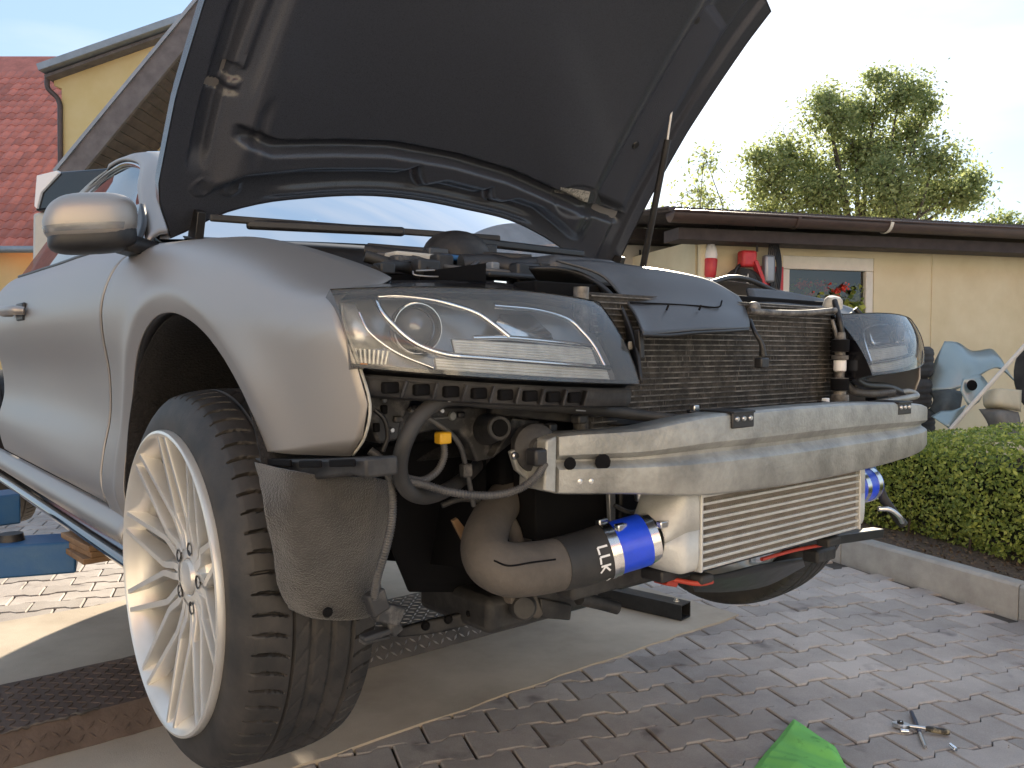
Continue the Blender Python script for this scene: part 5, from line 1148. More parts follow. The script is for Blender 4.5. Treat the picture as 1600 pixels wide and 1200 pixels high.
for q, s_, m_ in (((0.24, -0.6244, 1.2483), (.03, .03, .02), 'black'), ((0.28, -0.4511, 1.2515), (.022, .03, .018), 'dusty2'), ((0.26, -0.3919, 1.2641), (.02, .02, .02), 'greyduct2'), ((0.28, -0.3403, 1.2659), (.02, .04, .012), 'condtube'), ((0.3, -0.3007, 1.2644), (.03, .03, .02), 'dusty'), ((0.05, -0.3818, 1.311), (.03, .05, .02), 'greyduct')):
    box('connector', q, s_, M[m_], car, bevel=.003)
tube('bracket_wire', [(0.26, -0.5766, 1.2452), (0.27, -0.5763, 1.2376), (0.28, -0.5317, 1.2373), (0.27, -0.5289, 1.2486), (0.26, -0.5697, 1.2468)], .0016, M['sheet'], car, 6, 30)
loftrows('hood_seal', [[(0.42, -0.7225, 1.2106), (0.4, -0.612, 1.218), (0.42, -0.52, 1.2196), (0.44, -0.4507, 1.211), (0.46, -0.3932, 1.1969)], [(0.43, -0.7265, 1.2039), (0.42, -0.6262, 1.2097), (0.44, -0.5361, 1.21), (0.46, -0.4683, 1.2013), (0.48, -0.4122, 1.1885)]], M['gloss'], car, 5, thick=.006)
loftrows('headlight_top', [[(0.4, -0.7078, 1.2107), (0.42, -0.6134, 1.2135), (0.44, -0.5083, 1.2125), (0.47, -0.4027, 1.1982), (0.5, -0.3458, 1.1902)], [lp((.02, 1), .002), lp((.28, 1), .002), lp((.55, 1), .002), lp((.8, 1), .002), lp((1, 1), .002)]], M['gloss'], car, 5, thick=.004)
# lock carrier on the far side, pipes and receiver-drier
sup = loftrows('lock_carrier', [[(0.455, 0.1621, 1.2375), (0.455, 0.2872, 1.2377), (0.46, 0.4013, 1.2306), (0.46, 0.5187, 1.2198), (0.47, 0.6264, 1.2007)], [(0.47, 0.1525, 1.2112), (0.47, 0.2639, 1.2156), (0.47, 0.3848, 1.2128), (0.48, 0.483, 1.2052), (0.49, 0.582, 1.1875)], [(0.5, 0.1202, 1.1923), (0.5, 0.217, 1.1927), (0.5, 0.3344, 1.1936), (0.51, 0.4292, 1.1902), (0.52, 0.5156, 1.174)]], M['greyduct'], car, 5, thick=.006, flip=True)
tube('lock_cable', [(0.45, 0.0427, 1.2454), (0.44, 0.1241, 1.2615), (0.44, 0.1836, 1.262), (0.45, 0.2433, 1.2474), (0.46, 0.2925, 1.2289)], .006, M['black'], sup, 10, 30)
tube('pipe', [(0.56, 0.0202, 1.1814), (0.565, 0.1145, 1.1803), (0.57, 0.2159, 1.1832), (0.575, 0.3254, 1.1919)], .0065, M['condtube'], car, 12, 24)
dr = lathe('receiver_drier', [(0, .10), (.010, .10), (.012, .085), (.018, .084), (.018, .058), (.011, .056), (.011, .05), (.018, .049), (.018, .040), (.013, .039), (.013, .015), (.010, .012), (.010, 0), (.019, -.001), (.019, -.028), (.014, -.03), (.014, -.037), (.020, -.038), (.021, -.07), (0, -.07)], (0.585, 0.3307, 1.0434), (0, 0, 1), M['condtube'], car, 22, 30)
lathe('white_collar', [(.0122, .014), (.0135, .016), (.0135, .038), (.0122, .039)], (0.585, 0.3307, 1.0434), (0, 0, 1), M['white'], dr, 20); lathe('black_collar', [(.019, .058), (.0192, .084)], (0.585, 0.3307, 1.0434), (0, 0, 1), M['deep'], dr, 20)
lathe('lower_collar', [(.0195, -.028), (.0196, -.002)], (0.585, 0.3307, 1.0434), (0, 0, 1), M['deep'], dr, 20)
tube('cooler_line', [(0.55, 0.3674, 1.2159), (0.575, 0.3454, 1.1712), (0.58, 0.3485, 1.1285), (0.585, 0.3455, 1.1071)], .0065, M['black'], car, 10, 20)
tube('cooler_line', [(0.57, 0.3214, 1.1708), (0.58, 0.3234, 1.1353), (0.585, 0.3236, 1.1)], .004, M['condtube'], car, 10, 20)
lathe('filler_cap', [(0, .014), (.014, .013), (.020, .006), (.022, -.01), (0, -.01)], (0.54, 0.3801, 1.2125), (.3, -.2, 1), M['primer'], car, 20)
s2 = tube('sensor_cable', [(0.58, -0.0047, 1.1625), (0.6, -0.0169, 1.137), (0.61, -0.0101, 1.1148), (0.61, -0.0054, 1.0926)], [.004, .004, .005, .0075], M['black'], car, 10, 24)
box('sensor_plug', (0.612, -0.0124, 1.0791), (.018, .026, .020), M['black'], s2, bevel=.003)
ell('latch', (0.555, 0.0451, 1.1876), (.012, .014, .014), M['condtube'], car, 2.2)
loftrows('far_shroud', [[(0.5, 0.5131, 1.19), (0.5, 0.5687, 1.201), (0.5, 0.6078, 1.1799)], [(0.52, 0.466, 1.1152), (0.52, 0.5329, 1.1155), (0.52, 0.5773, 1.1079)], [(0.54, 0.4438, 1.0101), (0.54, 0.498, 1.0054), (0.54, 0.5408, 1.0227)]], M['dusty'], car, 5, thick=.006)
tube('edge_seal', [(0.53, 0.4986, 1.2038), (0.545, 0.5135, 1.1763), (0.55, 0.5238, 1.1306), (0.55, 0.5287, 1.077), (0.55, 0.5207, 1.0357)], .006, M['black'], car, 10, 24)
for q, s_ in (((0.555, 0.4412, 1.1327), (.02, .03, .012)), ((0.555, 0.4604, 1.091), (.02, .04, .005)), ((0.56, 0.4439, 1.0257), (.02, .02, .02)), ((0.56, 0.5527, 0.989), (.03, .06, .012))): box('far_bracket', q, s_, M['black'], car, bevel=.003)
tube('far_loom', [(0.58, 0.3684, 1.0281), (0.59, 0.3871, 1.0106), (0.59, 0.4671, 1.0037), (0.58, 0.5917, 1.004)], .0085, M['corr'], car, 12, corr=(.006, .10))
tube('far_hose', [(0.56, 0.4047, 1.0634), (0.57, 0.4545, 1.0257), (0.57, 0.5796, 1.0149), (0.57, 0.6636, 0.9967)], .010, M['black'], car, 12, 24)
tube('far_pipe', [(0.6, 0.3834, 0.9766), (0.6, 0.5029, 0.9835), (0.6, 0.6159, 0.9885), (0.59, 0.6962, 0.9916), (0.58, 0.6761, 1.0014), (0.57, 0.6464, 1.0004)], .0078, M['alu'], car, 14, 40)
ff = fender.copy(); link(ff, car); ff.scale = (1, -1, 1); ff.location = (0, -.05, 0)
dd = door.copy(); link(dd, car); dd.scale = (1, -1, 1); dd.location = (0, -.05, 0)
qq = quarter.copy(); link(qq, car); qq.scale = (1, -1, 1); qq.location = (0, -.05, 0)

# small wiring, clips and bolts in the open front end
for pts_, r_, m_ in (([(0.505, -0.7437, 1.0161), (0.5, -0.6951, 0.9944), (0.49, -0.6462, 0.9612), (0.48, -0.6228, 0.9182), (0.46, -0.5924, 0.8507)], .0042, 'corr'), ([(0.515, -0.8084, 1.0195), (0.52, -0.796, 1.0057), (0.52, -0.7899, 0.9827), (0.515, -0.7954, 0.96)], .0035, 'black'), ([(0.5, -0.5446, 0.955), (0.52, -0.5453, 0.9752), (0.53, -0.5227, 0.9828), (0.54, -0.4942, 0.9777)], .0035, 'corr'), ([(0.4, -0.6135, 0.8447), (0.41, -0.5812, 0.8531), (0.42, -0.5455, 0.846), (0.43, -0.5145, 0.8261)], .005, 'rubber'), ([(0.42, -0.321, 0.8126), (0.44, -0.3156, 0.7849), (0.45, -0.3003, 0.7604), (0.46, -0.2968, 0.7317)], .006, 'rubber'), ([(0.52, -0.3237, 0.8272), (0.53, -0.2926, 0.8133), (0.54, -0.2609, 0.8202), (0.55, -0.2375, 0.8329)], .004, 'corr')):
    tube('loom', pts_, r_, M[m_], car, 10, 40)
for q, s_, m_ in (((0.482, -0.6243, 0.9135), (.014, .018, .022), 'dusty2'), ((0.502, -0.7616, 1.0028), (.008, .016, .010), 'dusty2'), ((0.475, -0.6919, 1.0073), (.008, .022, .012), 'dusty2'), ((0.475, -0.6289, 1.0013), (.008, .014, .010), 'black'), ((0.56, -0.4515, 0.9902), (.02, .02, .014), 'dusty2'), ((0.545, -0.5016, 0.9785), (.016, .018, .014), 'black'), ((0.462, -0.2954, 0.7294), (.016, .016, .020), 'dusty2'), ((0.43, -0.3057, 0.8122), (.02, .05, .02), 'dusty'), ((0.38, -0.3326, 0.7409), (.02, .05, .05), 'dusty2')):
    box('clip_block', q, s_, M[m_], car, bevel=.003)
for q in ((0.502, -0.7849, 1.0315), (0.502, -0.7725, 0.9876), (0.502, -0.7472, 1.0329), (0.472, -0.6636, 1.0087), (0.472, -0.5552, 1.0038), (0.472, -0.4786, 0.9916)):
    lathe('screw', [(0, .003), (.003, .003), (.0042, .0015), (.0042, 0)], q, (1, 0, 0), M['steel'], car, 10)
# ------------------------------------------------------------------ vehicle lift
M['wornsteel'] = mat('worn_black_steel', (.03, .03, .032), .45, .4, var=.3, scale=14, bump=.1, bscale=90)
lift = empty('vehicle_lift', CAR_O, CAR_RZ); tag(lift, 'two post vehicle lift with blue arm under the sill and rusty floor plate', 'vehicle lift')
def floor_plate(name, b0, b1, m, zt=.082):
    prof = [(-.965, .006), (-.968, .016), (-1.018, zt), (-1.40, zt), (-1.44, .006)]
    n = 40; V = []; F = []
    for i in range(n+1):
        b = b0+(b1-b0)*i/n
        for a, z in prof: V.append((a+random.gauss(0, .0012), b, z+random.gauss(0, .0006)))
    for i in range(n):
        for j in range(4): F.append((i*5+j, i*5+j+1, (i+1)*5+j+1, (i+1)*5+j))
    F += [tuple(range(5)), tuple(n*5+j for j in range(4, -1, -1))]
    o = mesh(name, V, F, m, lift, smooth=30)
    V = []; F = []
    def lozenge(c, ex, ey, nz, sg):
        t = (ex+ey*sg).normalized(); s = nz.cross(t); k = len(V); L_, w_, h_ = .0150, .0042, .0026
        V.extend([c-t*L_, c+s*w_, c+t*L_, c-s*w_, c-t*L_*.7+nz*h_, c+s*w_*.5+nz*h_, c+t*L_*.7+nz*h_, c-s*w_*.5+nz*h_])
        F.extend([(k+4, k+5, k+6, k+7)]+[(k+i, k+(i+1) % 4, k+4+(i+1) % 4, k+4+i) for i in range(4)])
    P = .030
    fx = Vector((-.05, 0, zt-.016)); ln = fx.length; fx.normalize(); nf = fx.cross(Vector((0, 1, 0))); nf = nf if nf.x > 0 else -nf
    for i in range(int((b1-b0)/P)):
        for j in range(int(ln/P)):
            lozenge(Vector((-.968, b0+P*(i+.5), .016))+fx*P*(j+.5)+nf*.0006, Vector((0, 1, 0)), fx, nf, 1 if (i+j) % 2 else -1)
        for j in range(int(.37/P)):
            lozenge(Vector((-1.024-P*(j+.5), b0+P*(i+.5), zt+.0006)), Vector((0, 1, 0)), Vector((-1, 0, 0)), Vector((0, 0, 1)), 1 if (i+j) % 2 else -1)
    tag(mesh('tread_pattern', V, F, M['treadtop'] if m == M['tread'] else m, o), kind='stuff')
    return o
fp1 = floor_plate('floor_plate', -2.05, -.352, M['rust']); tag(fp1, 'rusty brown left half of the floor plate')
fp2 = floor_plate('floor_plate', -.348, .985, M['tread']); tag(fp2, 'bare silver tread plate right half')
V = []; F = []
pts = [(-1.016+random.gauss(0, .004), -1.35+.012*i, .083+abs(random.gauss(0, .0035))) for i in range(46)]
tube('torn_weld', pts, [max(.0015, random.gauss(.0035, .0016)) for _ in pts], M['tread'], fp1, 6, raw=True)
for b, m_ in ((-1.95, 'liftblue'), (1.22, 'sheet')):
    post = box('post', (-1.22, b, 1.38), (.28, .20, 2.75), M[m_], lift, bevel=.015)
    box('carriage', (-1.22, b+(.14 if b < 0 else -.14), .72), (.22, .08, .70), M['liftblue'], post, bevel=.01)
    box('foot', (-1.22, b, .011), (.5, .42, .02), M[m_], post, bevel=.004)
def arm(p, q, w, h, name='arm'):
    return bar(name, p, q, w, h, M['liftblue'], lift, bevel=.006)
arm((-1.20, -1.80, .58), (-.955, -.87, .555), .13, .085); arm((-1.30, -1.80, .63), (-1.35, -.95, .635), .12, .09)
lathe('arm_pin', [(0, .02), (.03, .02), (.034, 0)], (-1.0, -1.02, .60), (0, 0, 1), M['wornsteel'], lift, 20)
for sg, a in ((1, -.75), (1, -1.85)): arm((-1.22, 1.4, .50), (a, .70, .50), .11, .075)
wood = empty('wood_block', W(-.86, -.86, .578), CAR_RZ+R(4)); tag(wood, 'splintered brown wooden block between blue lift arm and car sill', 'wood block')
for k in range(3): box('plank', (random.uniform(-.004, .004), random.uniform(-.006, .006), -.004+.0155*k), (.23, .085, .0145), M['wood'], wood, rot=Matrix.Rotation(random.uniform(-.05, .05), 3, 'Z'), bevel=.002)
# black square tube with a bolt, lying on the slab
q0, q1 = Vector((0.5096, 3.5439, 0.065)), Vector((0.7132, 3.3716, 0.065)); q0.z = q1.z = 0
dz = (q1-q0).normalized(); st = empty('steel_tube', q1); st.rotation_euler = (0, 0, math.atan2(dz.y, dz.x)); tag(st, 'black square steel tube with a bolt, lying on the beige slab', 'steel tube')
w_, h_, t_ = .078, .064, .005
V = []; F = []
for x in (-.42, 0):
    for y, z in ((-w_/2, .007), (w_/2, .007), (w_/2, h_+.007), (-w_/2, h_+.007), (-w_/2+t_, .007+t_), (w_/2-t_, .007+t_), (w_/2-t_, h_+.007-t_), (-w_/2+t_, h_+.007-t_)): V.append((x, y, z))
F = [(i, (i+1) % 4, 8+(i+1) % 4, 8+i) for i in range(4)] + [(4+(i+1) % 4, 4+i, 12+i, 12+(i+1) % 4) for i in range(4)]
F += [(8+i, 8+(i+1) % 4, 12+(i+1) % 4, 12+i) for i in range(4)] + [((i+1) % 4, i, 4+i, 4+(i+1) % 4) for i in range(4)]
mesh('profile', V, F, M['wornsteel'], st, bevel=.0015)
lathe('bolt', [(0, .014), (.004, .014), (.004, .009), (.010, .009), (.010, .001), (.014, .001), (.014, 0)], (-.045, .0, h_+.0075), (0, 0, 1), M['steel'], st, 6)

# ------------------------------------------------------------------ tools in the foreground
M['cloth'] = mat('green_cloth', (.25, .70, .17), .9, col2=(.10, .36, .07), scale=22, bump=.5, bscale=420, detail=6, thresh=(.58, .75))
cp_ = [Vector(v) for v in ((0.8409, 2.444, 0.0), (0.8989, 2.2826, 0.0), (0.8823, 2.1441, 0.0), (0.7438, 1.893, 0.0), (0.476, 1.893, 0.0), (0.6639, 2.1954, 0.0))]
cc = sum(cp_, Vector())/6
def cloth(u, w):
    t = u*6; i = int(t) % 6; f = t-int(t); e = cp_[i].lerp(cp_[(i+1) % 6], f); p = cc.lerp(e, w)
    h = .012+.006*math.sin(p.x*30+2.2*math.sin(p.y*14))+.004*math.sin(p.y*38+p.x*12)+.0022*math.sin(p.x*85+p.y*52+3*math.sin(p.y*20))+.008*(1-w)**2
    h *= 1-.75*sst(.8, 1, w)
    return (p.x, p.y, max(.002, h))
cl = grid('green_cloth', cloth, 241, 40, M['cloth'], None, 179, thick=.0015); tag(cl, 'crumpled bright green cloth on the pavers at the bottom edge', 'cloth')
rc0, rc1 = Vector((1.1374, 2.3878, 0.012)), Vector((1.2538, 2.3428, 0.012)); rd = (rc1-rc0); rl = rd.length
rt = empty('ratchet', rc0); rt.rotation_euler = (0, 0, math.atan2(rd.y, rd.x)); tag(rt, 'small silver ratchet handle with dark grip on the pavers', 'ratchet')
V = []; N = 28
def ratch(z): return [(.021*math.cos(t)*(1.25 if math.cos(t) < 0 else 1.05), .0145*math.sin(t), z) for t in np.linspace(0, 2*math.pi, N, endpoint=False)]
V = ratch(-.006)+ratch(.006); F = [tuple(range(N-1, -1, -1)), tuple(range(N, 2*N))]+[(i, (i+1) % N, N+(i+1) % N, N+i) for i in range(N)]
hd = mesh('head', V, F, M['steel'], rt, bevel=.0015)
lathe('selector', [(0, .012), (.008, .012), (.009, .006)], (-.004, 0, 0), (0, 0, 1), M['wornsteel'], hd, 18); lathe('selector_cap', [(0, .0135), (.004, .0135), (.005, .012)], (-.004, 0, 0), (0, 0, 1), M['chrome'], hd, 14)
tube('shaft', [(.014, 0, 0), (.05, 0, .001), (.07, 0, 0)], [.0055, .0048, .006], M['steel'], rt, 14, 12)
tube('grip', [(.062, 0, 0), (.075, 0, 0), (.10, 0, -.001), (rl-.008, 0, -.001), (rl, 0, -.001)], [.0065, .0085, .0088, .0092, .006], mat('worn_grip', (.03, .028, .025), .5, .2, col2=(.32, .27, .18), scale=70, thresh=(.45, .6)), rt, 14, 24)
e0, e1 = Vector((1.2112, 2.4832, 0.008)), Vector((1.1463, 2.2664, 0.006))
ex = empty('extension_bar', e0); tag(ex, 'short dark extension bar with silver tip crossing under the ratchet', 'extension bar')
d_ = e1-e0; tube('sleeve', [(0, 0, .0), (d_*.5)[:], (d_*.62)[:]], .0062, mat('blued_steel', (.05, .06, .10), .35, .5), ex, 12, 6); tube('tip', [(d_*.62)[:], d_[:]], .0048, M['steel'], ex, 12, 3)
def socket(name, c, d, L_, r_, label):
    o = lathe(name, [(r_*.5, 0), (r_*.9, 0), (r_, .001), (r_, L_*.55), (r_*.85, L_*.6), (r_*.85, L_), (r_*.5, L_), (r_*.5, 0)], (0, 0, 0), d, M['chrome'], None, 24); o.location = c; tag(o, label, 'socket'); return o
socket('socket', Vector((1.2199, 2.2447, 0.0075)), (-.2, 1, .15), .024, .0072, 'small chrome socket lying alone right of the ratchet')
socket('socket', Vector((1.122, 2.3628, 0.0065)), (1, -.15, 0), .022, .0062, 'small chrome socket lying beside the ratchet head')
# crumbs of grit on the paving
P = np.array([(PO+PE1*random.uniform(-1.8, 1.0)+PE2*random.uniform(-2.0, .6)+Vector((0, 0, .0025)))[:] for _ in range(420)])
V = []; F = []
for p in P:
    s = random.uniform(.0012, .0038); k = len(V)
    V += [(p[0]+random.uniform(-s, s), p[1]+random.uniform(-s, s), p[2]-s*.6+s*(i == 3)*1.6) for i in range(4)]; F += [(k, k+1, k+3), (k+1, k+2, k+3), (k+2, k, k+3)]
g_ = mesh('grit', V, F, M['kerb'], pave); tag(g_, kind='stuff')

# ------------------------------------------------------------------ scrap body panels beside the garage
D1 = 6.0
def pan(name, label, rows, m, thick=.008): return panel(name, label, rows, m, 'car panel', thick)
pan('scrap_fender', 'pale blue car fender leaning against the garage wall',
    [[(2.9848, 6.0, 0.8137), (3.0618, 6.05, 1.007), (3.1681, 6.1, 1.1796)], [(3.1348, 5.9, 0.8276), (3.2034, 5.95, 1.0085), (3.2667, 6.1, 1.1702)], [(3.2918, 5.9, 0.9185), (3.3682, 6.0, 1.0308), (3.4034, 6.15, 1.1094)], [(3.5077, 6.0, 0.9847), (3.5447, 6.05, 1.0535), (3.5738, 6.2, 1.1238)], [(3.7191, 6.1, 0.8654), (3.6669, 6.15, 0.9582), (3.6618, 6.25, 1.052)]], M['palepaint'])
pan('scrap_inner_wing', 'dark inner wing with pale edge below the leaning blue fender',
    [[(2.9648, 5.9, 0.6911), (2.9907, 5.9, 0.7594), (2.9874, 5.95, 0.8161)], [(2.9963, 5.8, 0.6308), (3.03, 5.8, 0.7338), (3.072, 5.85, 0.8389)], [(3.0867, 5.8, 0.5859), (3.1291, 5.8, 0.698), (3.176, 5.85, 0.8209)]], M['paleback'])
pan('scrap_body_corner', 'glossy pale blue panel corner lying lowest in the scrap pile', [[(2.8783, 5.7, 0.6609), (2.9435, 5.7, 0.6961)], [(2.9284, 5.6, 0.6037), (3.0133, 5.65, 0.7084)], [(2.9725, 5.6, 0.5603), (3.091, 5.65, 0.7433)]], M['palepaint'])
pan('scrap_bracket', 'pale blue bracket plate with dark opening in the scrap pile', [[(3.0185, 5.6, 0.8415), (3.0384, 5.6, 0.9191)], [(3.0579, 5.55, 0.7367), (3.1455, 5.6, 0.9493)], [(3.1214, 5.55, 0.7667), (3.2116, 5.6, 0.8846)]], M['palepaint'])
hp = lathe('bracket_hole', [(0, 0), (.03, 0), (.036, -.002)], (3.061, 5.53, 0.8788), (0, -1, .1), M['deep'], None, 16); hp.name = 'black_hole_disc'; tag(hp, 'round black disc painted for the shaded grommet in the pale blue bracket plate', 'hole')  # black disc painted for the dark of the bracket opening
pan('scrap_shell', 'cream curved plastic shell on top of the scrap pile', [[(3.1215, 5.5, 0.8376), (3.0991, 5.45, 0.7559), (3.158, 5.5, 0.7188)], [(3.1683, 5.4, 0.859), (3.141, 5.35, 0.7705), (3.1961, 5.4, 0.7341)], [(3.3363, 5.45, 0.8484), (3.3039, 5.4, 0.7507), (3.3395, 5.45, 0.7138)]], mat('cream_plastic', (.50, .45, .33), .6, var=.1, scale=8))
pan('scrap_shell', 'grey dusty plastic liner sagging below the cream shell', [[(3.0944, 5.5, 0.7188), (3.1026, 5.4, 0.6339), (3.126, 5.4, 0.5169)], [(3.163, 5.4, 0.7257), (3.1258, 5.3, 0.6917), (3.1704, 5.3, 0.5277)], [(3.3188, 5.45, 0.7012), (3.2976, 5.4, 0.6631), (3.3261, 5.4, 0.5169)]], mat('grey_liner', (.16, .15, .135), .8, var=.2, scale=10))
pole = tube('white_pole', [(2.8758, 5.45, 0.5874), (3.0768, 5.4, 0.859), (3.3359, 5.4, 1.1539)], .014, mat('white_pole_paint', (.60, .57, .52), .5, var=.1, scale=15), None, 12, 4); tag(pole, 'thin white pole leaning across the scrap panels', 'pole')

# ------------------------------------------------------------------ houses behind the car
M['redtile'] = mat('red_roof_tile', (.50, .165, .12), .75, var=.22, scale=3, bump=.15, bscale=60)
nt_ = M['redtile'].node_tree; oi = nt_.nodes.new('ShaderNodeObjectInfo'); hs = nt_.nodes.new('ShaderNodeHueSaturation'); mr = nt_.nodes.new('ShaderNodeMapRange')
mr.inputs['To Min'].default_value = .75; mr.inputs['To Max'].default_value = 1.2; nt_.links.new(oi.outputs['Random'], mr.inputs[0]); nt_.links.new(mr.outputs[0], hs.inputs['Value'])
src_ = nt_.nodes['Principled BSDF'].inputs['Base Color'].links[0].from_socket; nt_.links.new(src_, hs.inputs['Color']); nt_.links.new(hs.outputs[0], nt_.nodes['Principled BSDF'].inputs['Base Color'])
M['ochre'] = mat('ochre_plaster', (.66, .50, .22), .92, col2=(.72, .57, .29), scale=1.2, bump=.08, bscale=60)
M['zinc'] = mat('grey_metal_verge', (.30, .32, .34), .5, .5, var=.12, scale=4)
M['verge'] = mat('dark_verge_board', (.15, .135, .13), .8, var=.25, scale=5, bump=.2, bscale=40)
M['soffit'] = mat('brown_soffit_board', (.09, .074, .068), .8, var=.3, scale=6, bump=.2, bscale=60)
E0 = Vector((-11.8415, 18.0, 3.3565)); house = empty('tiled_house', (E0.x, 18, 0)); tag(house, 'yellow house with a red tiled roof at the left edge', 'house')
ez = E0.z
mesh('wall', [(-6, .6, 0), (2.6, .6, 0), (2.6, .6, ez-.02), (-6, .6, ez-.02), (-6, 8, 0), (2.6, 8, 0), (2.6, 8, ez-.02), (-6, 8, ez-.02)], [(0, 1, 2, 3), (1, 5, 6, 2), (5, 4, 7, 6), (4, 0, 3, 7)], M['ochre'], house)
rf = mesh('roof', [(-6, 0, ez-.05), (2.6, 0, ez-.05), (2.6, 6.3, ez+6.25), (-6, 6.3, ez+6.25), (2.6, 12.6, ez-.05), (-6, 12.6, ez-.05)], [(0, 1, 2, 3), (3, 2, 4, 5)], M['redtile'], house)
TW, TL_ = .235, .335
V = []; F = []; K = 8
for i in range(K+1):
    x = -TW/2-.012+(TW+.024)*i/K; h = .022*math.cos(i/K*2*math.pi*1.0)*(-1)+.012
    for y, zz in ((-.03, .030), (-.03, .012), (TL_+.05, .012)): V.append((x, y, zz+h))
for i in range(K): F += [(3*i, 3*i+3, 3*i+4, 3*i+1), (3*i, 3*i+3, 3*i+5, 3*i+2)]
tm = bpy.data.meshes.new('roof_tile'); tm.from_pydata(V, [], F); tm.materials.append(M['redtile']); tm.shade_smooth(); tm.set_sharp_from_angle(angle=R(40)); tm.update()
for r_ in range(25):
    s = r_*TL_*.93; y = s*math.cos(R(45)); Yw = 18+y
    x0 = Yw*(-14-800)/1300-E0.x; x1 = Yw*(112-800)/1300-E0.x
    c0_ = math.floor(x0/TW); c1_ = math.ceil(x1/TW)
    for c_ in range(c0_, c1_+1):
        o = link(bpy.data.objects.new('roof_tile', tm), rf); o.location = (c_*TW+(TW/2 if False else 0), y, ez+s*math.sin(R(45))); o.rotation_euler = (R(45)+random.gauss(0, .012), random.gauss(0, .01), random.gauss(0, .008))
tube('gutter', [(-6, -.08, ez-.06), (2.6, -.08, ez-.06)], .075, M['zinc'], house, 12, 2)
# yellow gable with grey verge in front of the tiles
gable = empty('yellow_gable', (-9.5, 17, 0)); tag(gable, 'plain yellow gable with sloping grey verge beside the red roof', 'house')
def rel(p, o): return tuple(Vector(p)-o.location)
prism('wall', [rel(p, gable) for p in ((-9.2393, 17.0, 6.6189), (-6.8258, 17.0, 7.4704), (-4.8876, 17.0, 8.0404), (-4.9641, 17.0, 1.2305), (-9.1966, 17.0, 1.2305), (-9.0887, 17.0, 6.415), (-9.2426, 17.0, 6.466))], (0, 1.2, 0), M['ochre'], gable, .01)
bar('verge', rel((-9.3342, 16.85, 6.6964), gable), rel((-6.3784, 16.85, 7.7031), gable), .55, .14, M['zinc'], gable, bevel=.01)
bar('verge_underside', rel((-9.2899, 16.95, 6.5772), gable), rel((-6.4188, 16.95, 7.5654), gable), .4, .06, M['verge'], gable)
tube('downpipe', [rel(p, gable) for p in ((-9.3122, 16.9, 6.637), (-9.3048, 16.9, 6.3838), (-9.1188, 16.95, 6.1451), (-9.1042, 16.95, 5.6101), (-9.1448, 16.95, 3.0443))], .05, M['gutter'], gable, 10, 20)
# near roof overhang with boarded soffit
nh = empty('near_house', (-5, 11, 0)); tag(nh, 'house with steep dark verge and brown boarded soffit behind the hood', 'house')
r0, r1 = Vector((-5.9047, 11.0, 3.3964))-nh.location, Vector((-3.825, 11.0, 5.8362))-nh.location; rake = r1-r0; rn = rake.normalized(); back = Vector((0, 1.35, 0))
upn = Vector((-rn.z, 0, rn.x))
bar('verge_board', r0-upn*.06, r1-upn*.06, .06, .26, M['verge'], nh, up=upn)
bar('verge_cap', r0+upn*.09+Vector((0, .05, 0)), r1+upn*.09+Vector((0, .05, 0)), .22, .045, M['zinc'], nh, up=upn)
npl = 24
for k in range(npl):
    c = r0+rake*((k+.5)/npl)-upn*.10; w_ = rake.length/npl*.93
    V = [c+rn*(x*w_/2)+back*y+upn*z for x, y, z in ((-1, .03, 0), (1, .03, 0), (1, 1, 0), (-1, 1, 0), (-1, .03, .02), (1, .03, .02), (1, 1, .02), (-1, 1, .02))]
    mesh('soffit_board', V, [(0, 3, 2, 1), (0, 1, 5, 4), (2, 3, 7, 6), (1, 2, 6, 5), (3, 0, 4, 7), (4, 5, 6, 7)], M['soffit'], nh)
mesh('roof', [r0+upn*.04, r1+upn*.04, r1+upn*.04+Vector((0, 7, 0)), r0+upn*.04+Vector((0, 7, 0)), r0-upn*.07, r1-upn*.07, r1-upn*.07+Vector((0, 7, 0)), r0-upn*.07+Vector((0, 7, 0))], [(0, 1, 2, 3), (7, 6, 5, 4), (2, 6, 7, 3), (0, 3, 7, 4)], M['zinc'], nh)
i0, i1 = r0+back-upn*.08, r1+back-upn*.08
prism('wall', [i0+rn*.35, i1, Vector((i1.x+2, i1.y, i1.z)), Vector((i1.x+2, i1.y, 0)), Vector(((i0+rn*.35).x, i0.y, 0))], (0, 3, 0), M['ochre'], nh, .01)
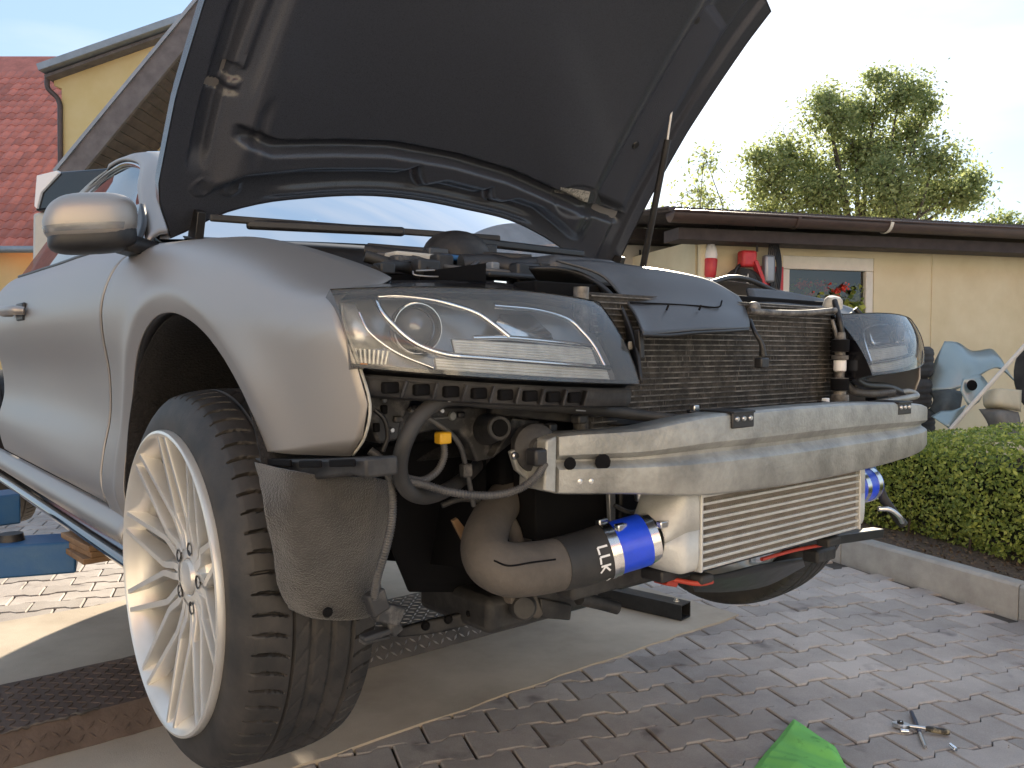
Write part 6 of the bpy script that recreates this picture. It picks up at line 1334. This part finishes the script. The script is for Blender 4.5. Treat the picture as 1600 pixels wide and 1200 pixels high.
# beige vehicle behind the coupe
van = empty('beige_van', (-3.9, 7.0, 0)); tag(van, 'beige van with black tailgate window parked behind the coupe', 'van')
M['beige'] = mat('beige_van_paint', (.48, .45, .38), .35, var=.05, scale=5, coat=.4)
prism('body', [rel(p, van) for p in ((-4.0097, 7.0, 2.2646), (-3.3671, 7.0, 2.3177), (-2.1379, 7.0, 2.3177), (-2.1618, 7.0, 0.2899), (-4.0751, 7.0, 0.2899))], (0, 3.6, 0), M['beige'], van, .03)
prism('tailgate_window', [rel(p, van) for p in ((-3.9766, 6.98, 2.2719), (-3.9414, 6.98, 2.4199), (-3.7725, 6.98, 2.5994), (-3.3516, 6.98, 2.631), (-2.128, 6.98, 2.631), (-2.1317, 6.98, 2.3142), (-3.3573, 6.98, 2.3248))], (0, 3.5, 0), M['gloss'], van, .02)
prism('side_trim', [rel(p, van) for p in ((-3.9639, 6.95, 2.309), (-3.9372, 6.95, 2.5614), (-3.7614, 6.95, 2.6035), (-3.7513, 6.95, 2.5824), (-3.903, 6.95, 2.4248), (-3.9432, 6.95, 2.2879))], (0, .06, 0), M['white'], van, .006)
gc = empty('green_container', (.72, 9.2, 0)); tag(gc, 'bright green metal container glimpsed between windscreen pillar and hood', 'container')
box('body', (0, 0, 1.2), (.74, .9, 2.4), M['green'], gc, bevel=.01)
for k in range(6): box('rib', (-.31+.124*k, -.465, 1.2), (.05, .03, 2.3), M['green'], gc, bevel=.008)
# unseen cream house added behind the viewer for bounce light and reflections
opp = empty('unseen_cream_house', (-1, -7.5, 0)); tag(opp, 'unseen cream house added behind the camera for bounce light and reflections', 'house')
M['creamwall'] = mat('cream_plaster', (.78, .70, .58), .92, var=.06, scale=1.5)
box('wall', (0, -3, 2.9), (17, 6, 5.8), M['creamwall'], opp, bevel=.02)
for x in (-6, -3, 1.2, 4.2, 7):
    for z in (1.6, 4.2):
        w_ = box('window', (x, .02, z), (1.1, .06, 1.3), M['frame'], opp, bevel=.01); mesh('pane', [(x-.47, .058, z-.57), (x+.47, .058, z-.57), (x+.47, .058, z+.57), (x-.47, .058, z+.57)], [(0, 1, 2, 3)], M['gloss'], w_)
box('door', (-.8, .02, 1.05), (1.0, .06, 2.1), M['wood'], opp, bevel=.01)
prism('roof', [(-8.8, .5, 5.75), (8.8, .5, 5.75), (8.8, -3, 8.6), (-8.8, -3, 8.6)], (0, -.1, .14), M['redtile'], opp)
prism('roof', [(-8.8, -6.5, 5.75), (8.8, -6.5, 5.75), (8.8, -3.05, 8.6), (-8.8, -3.05, 8.6)], (0, .1, .14), M['redtile'], opp)
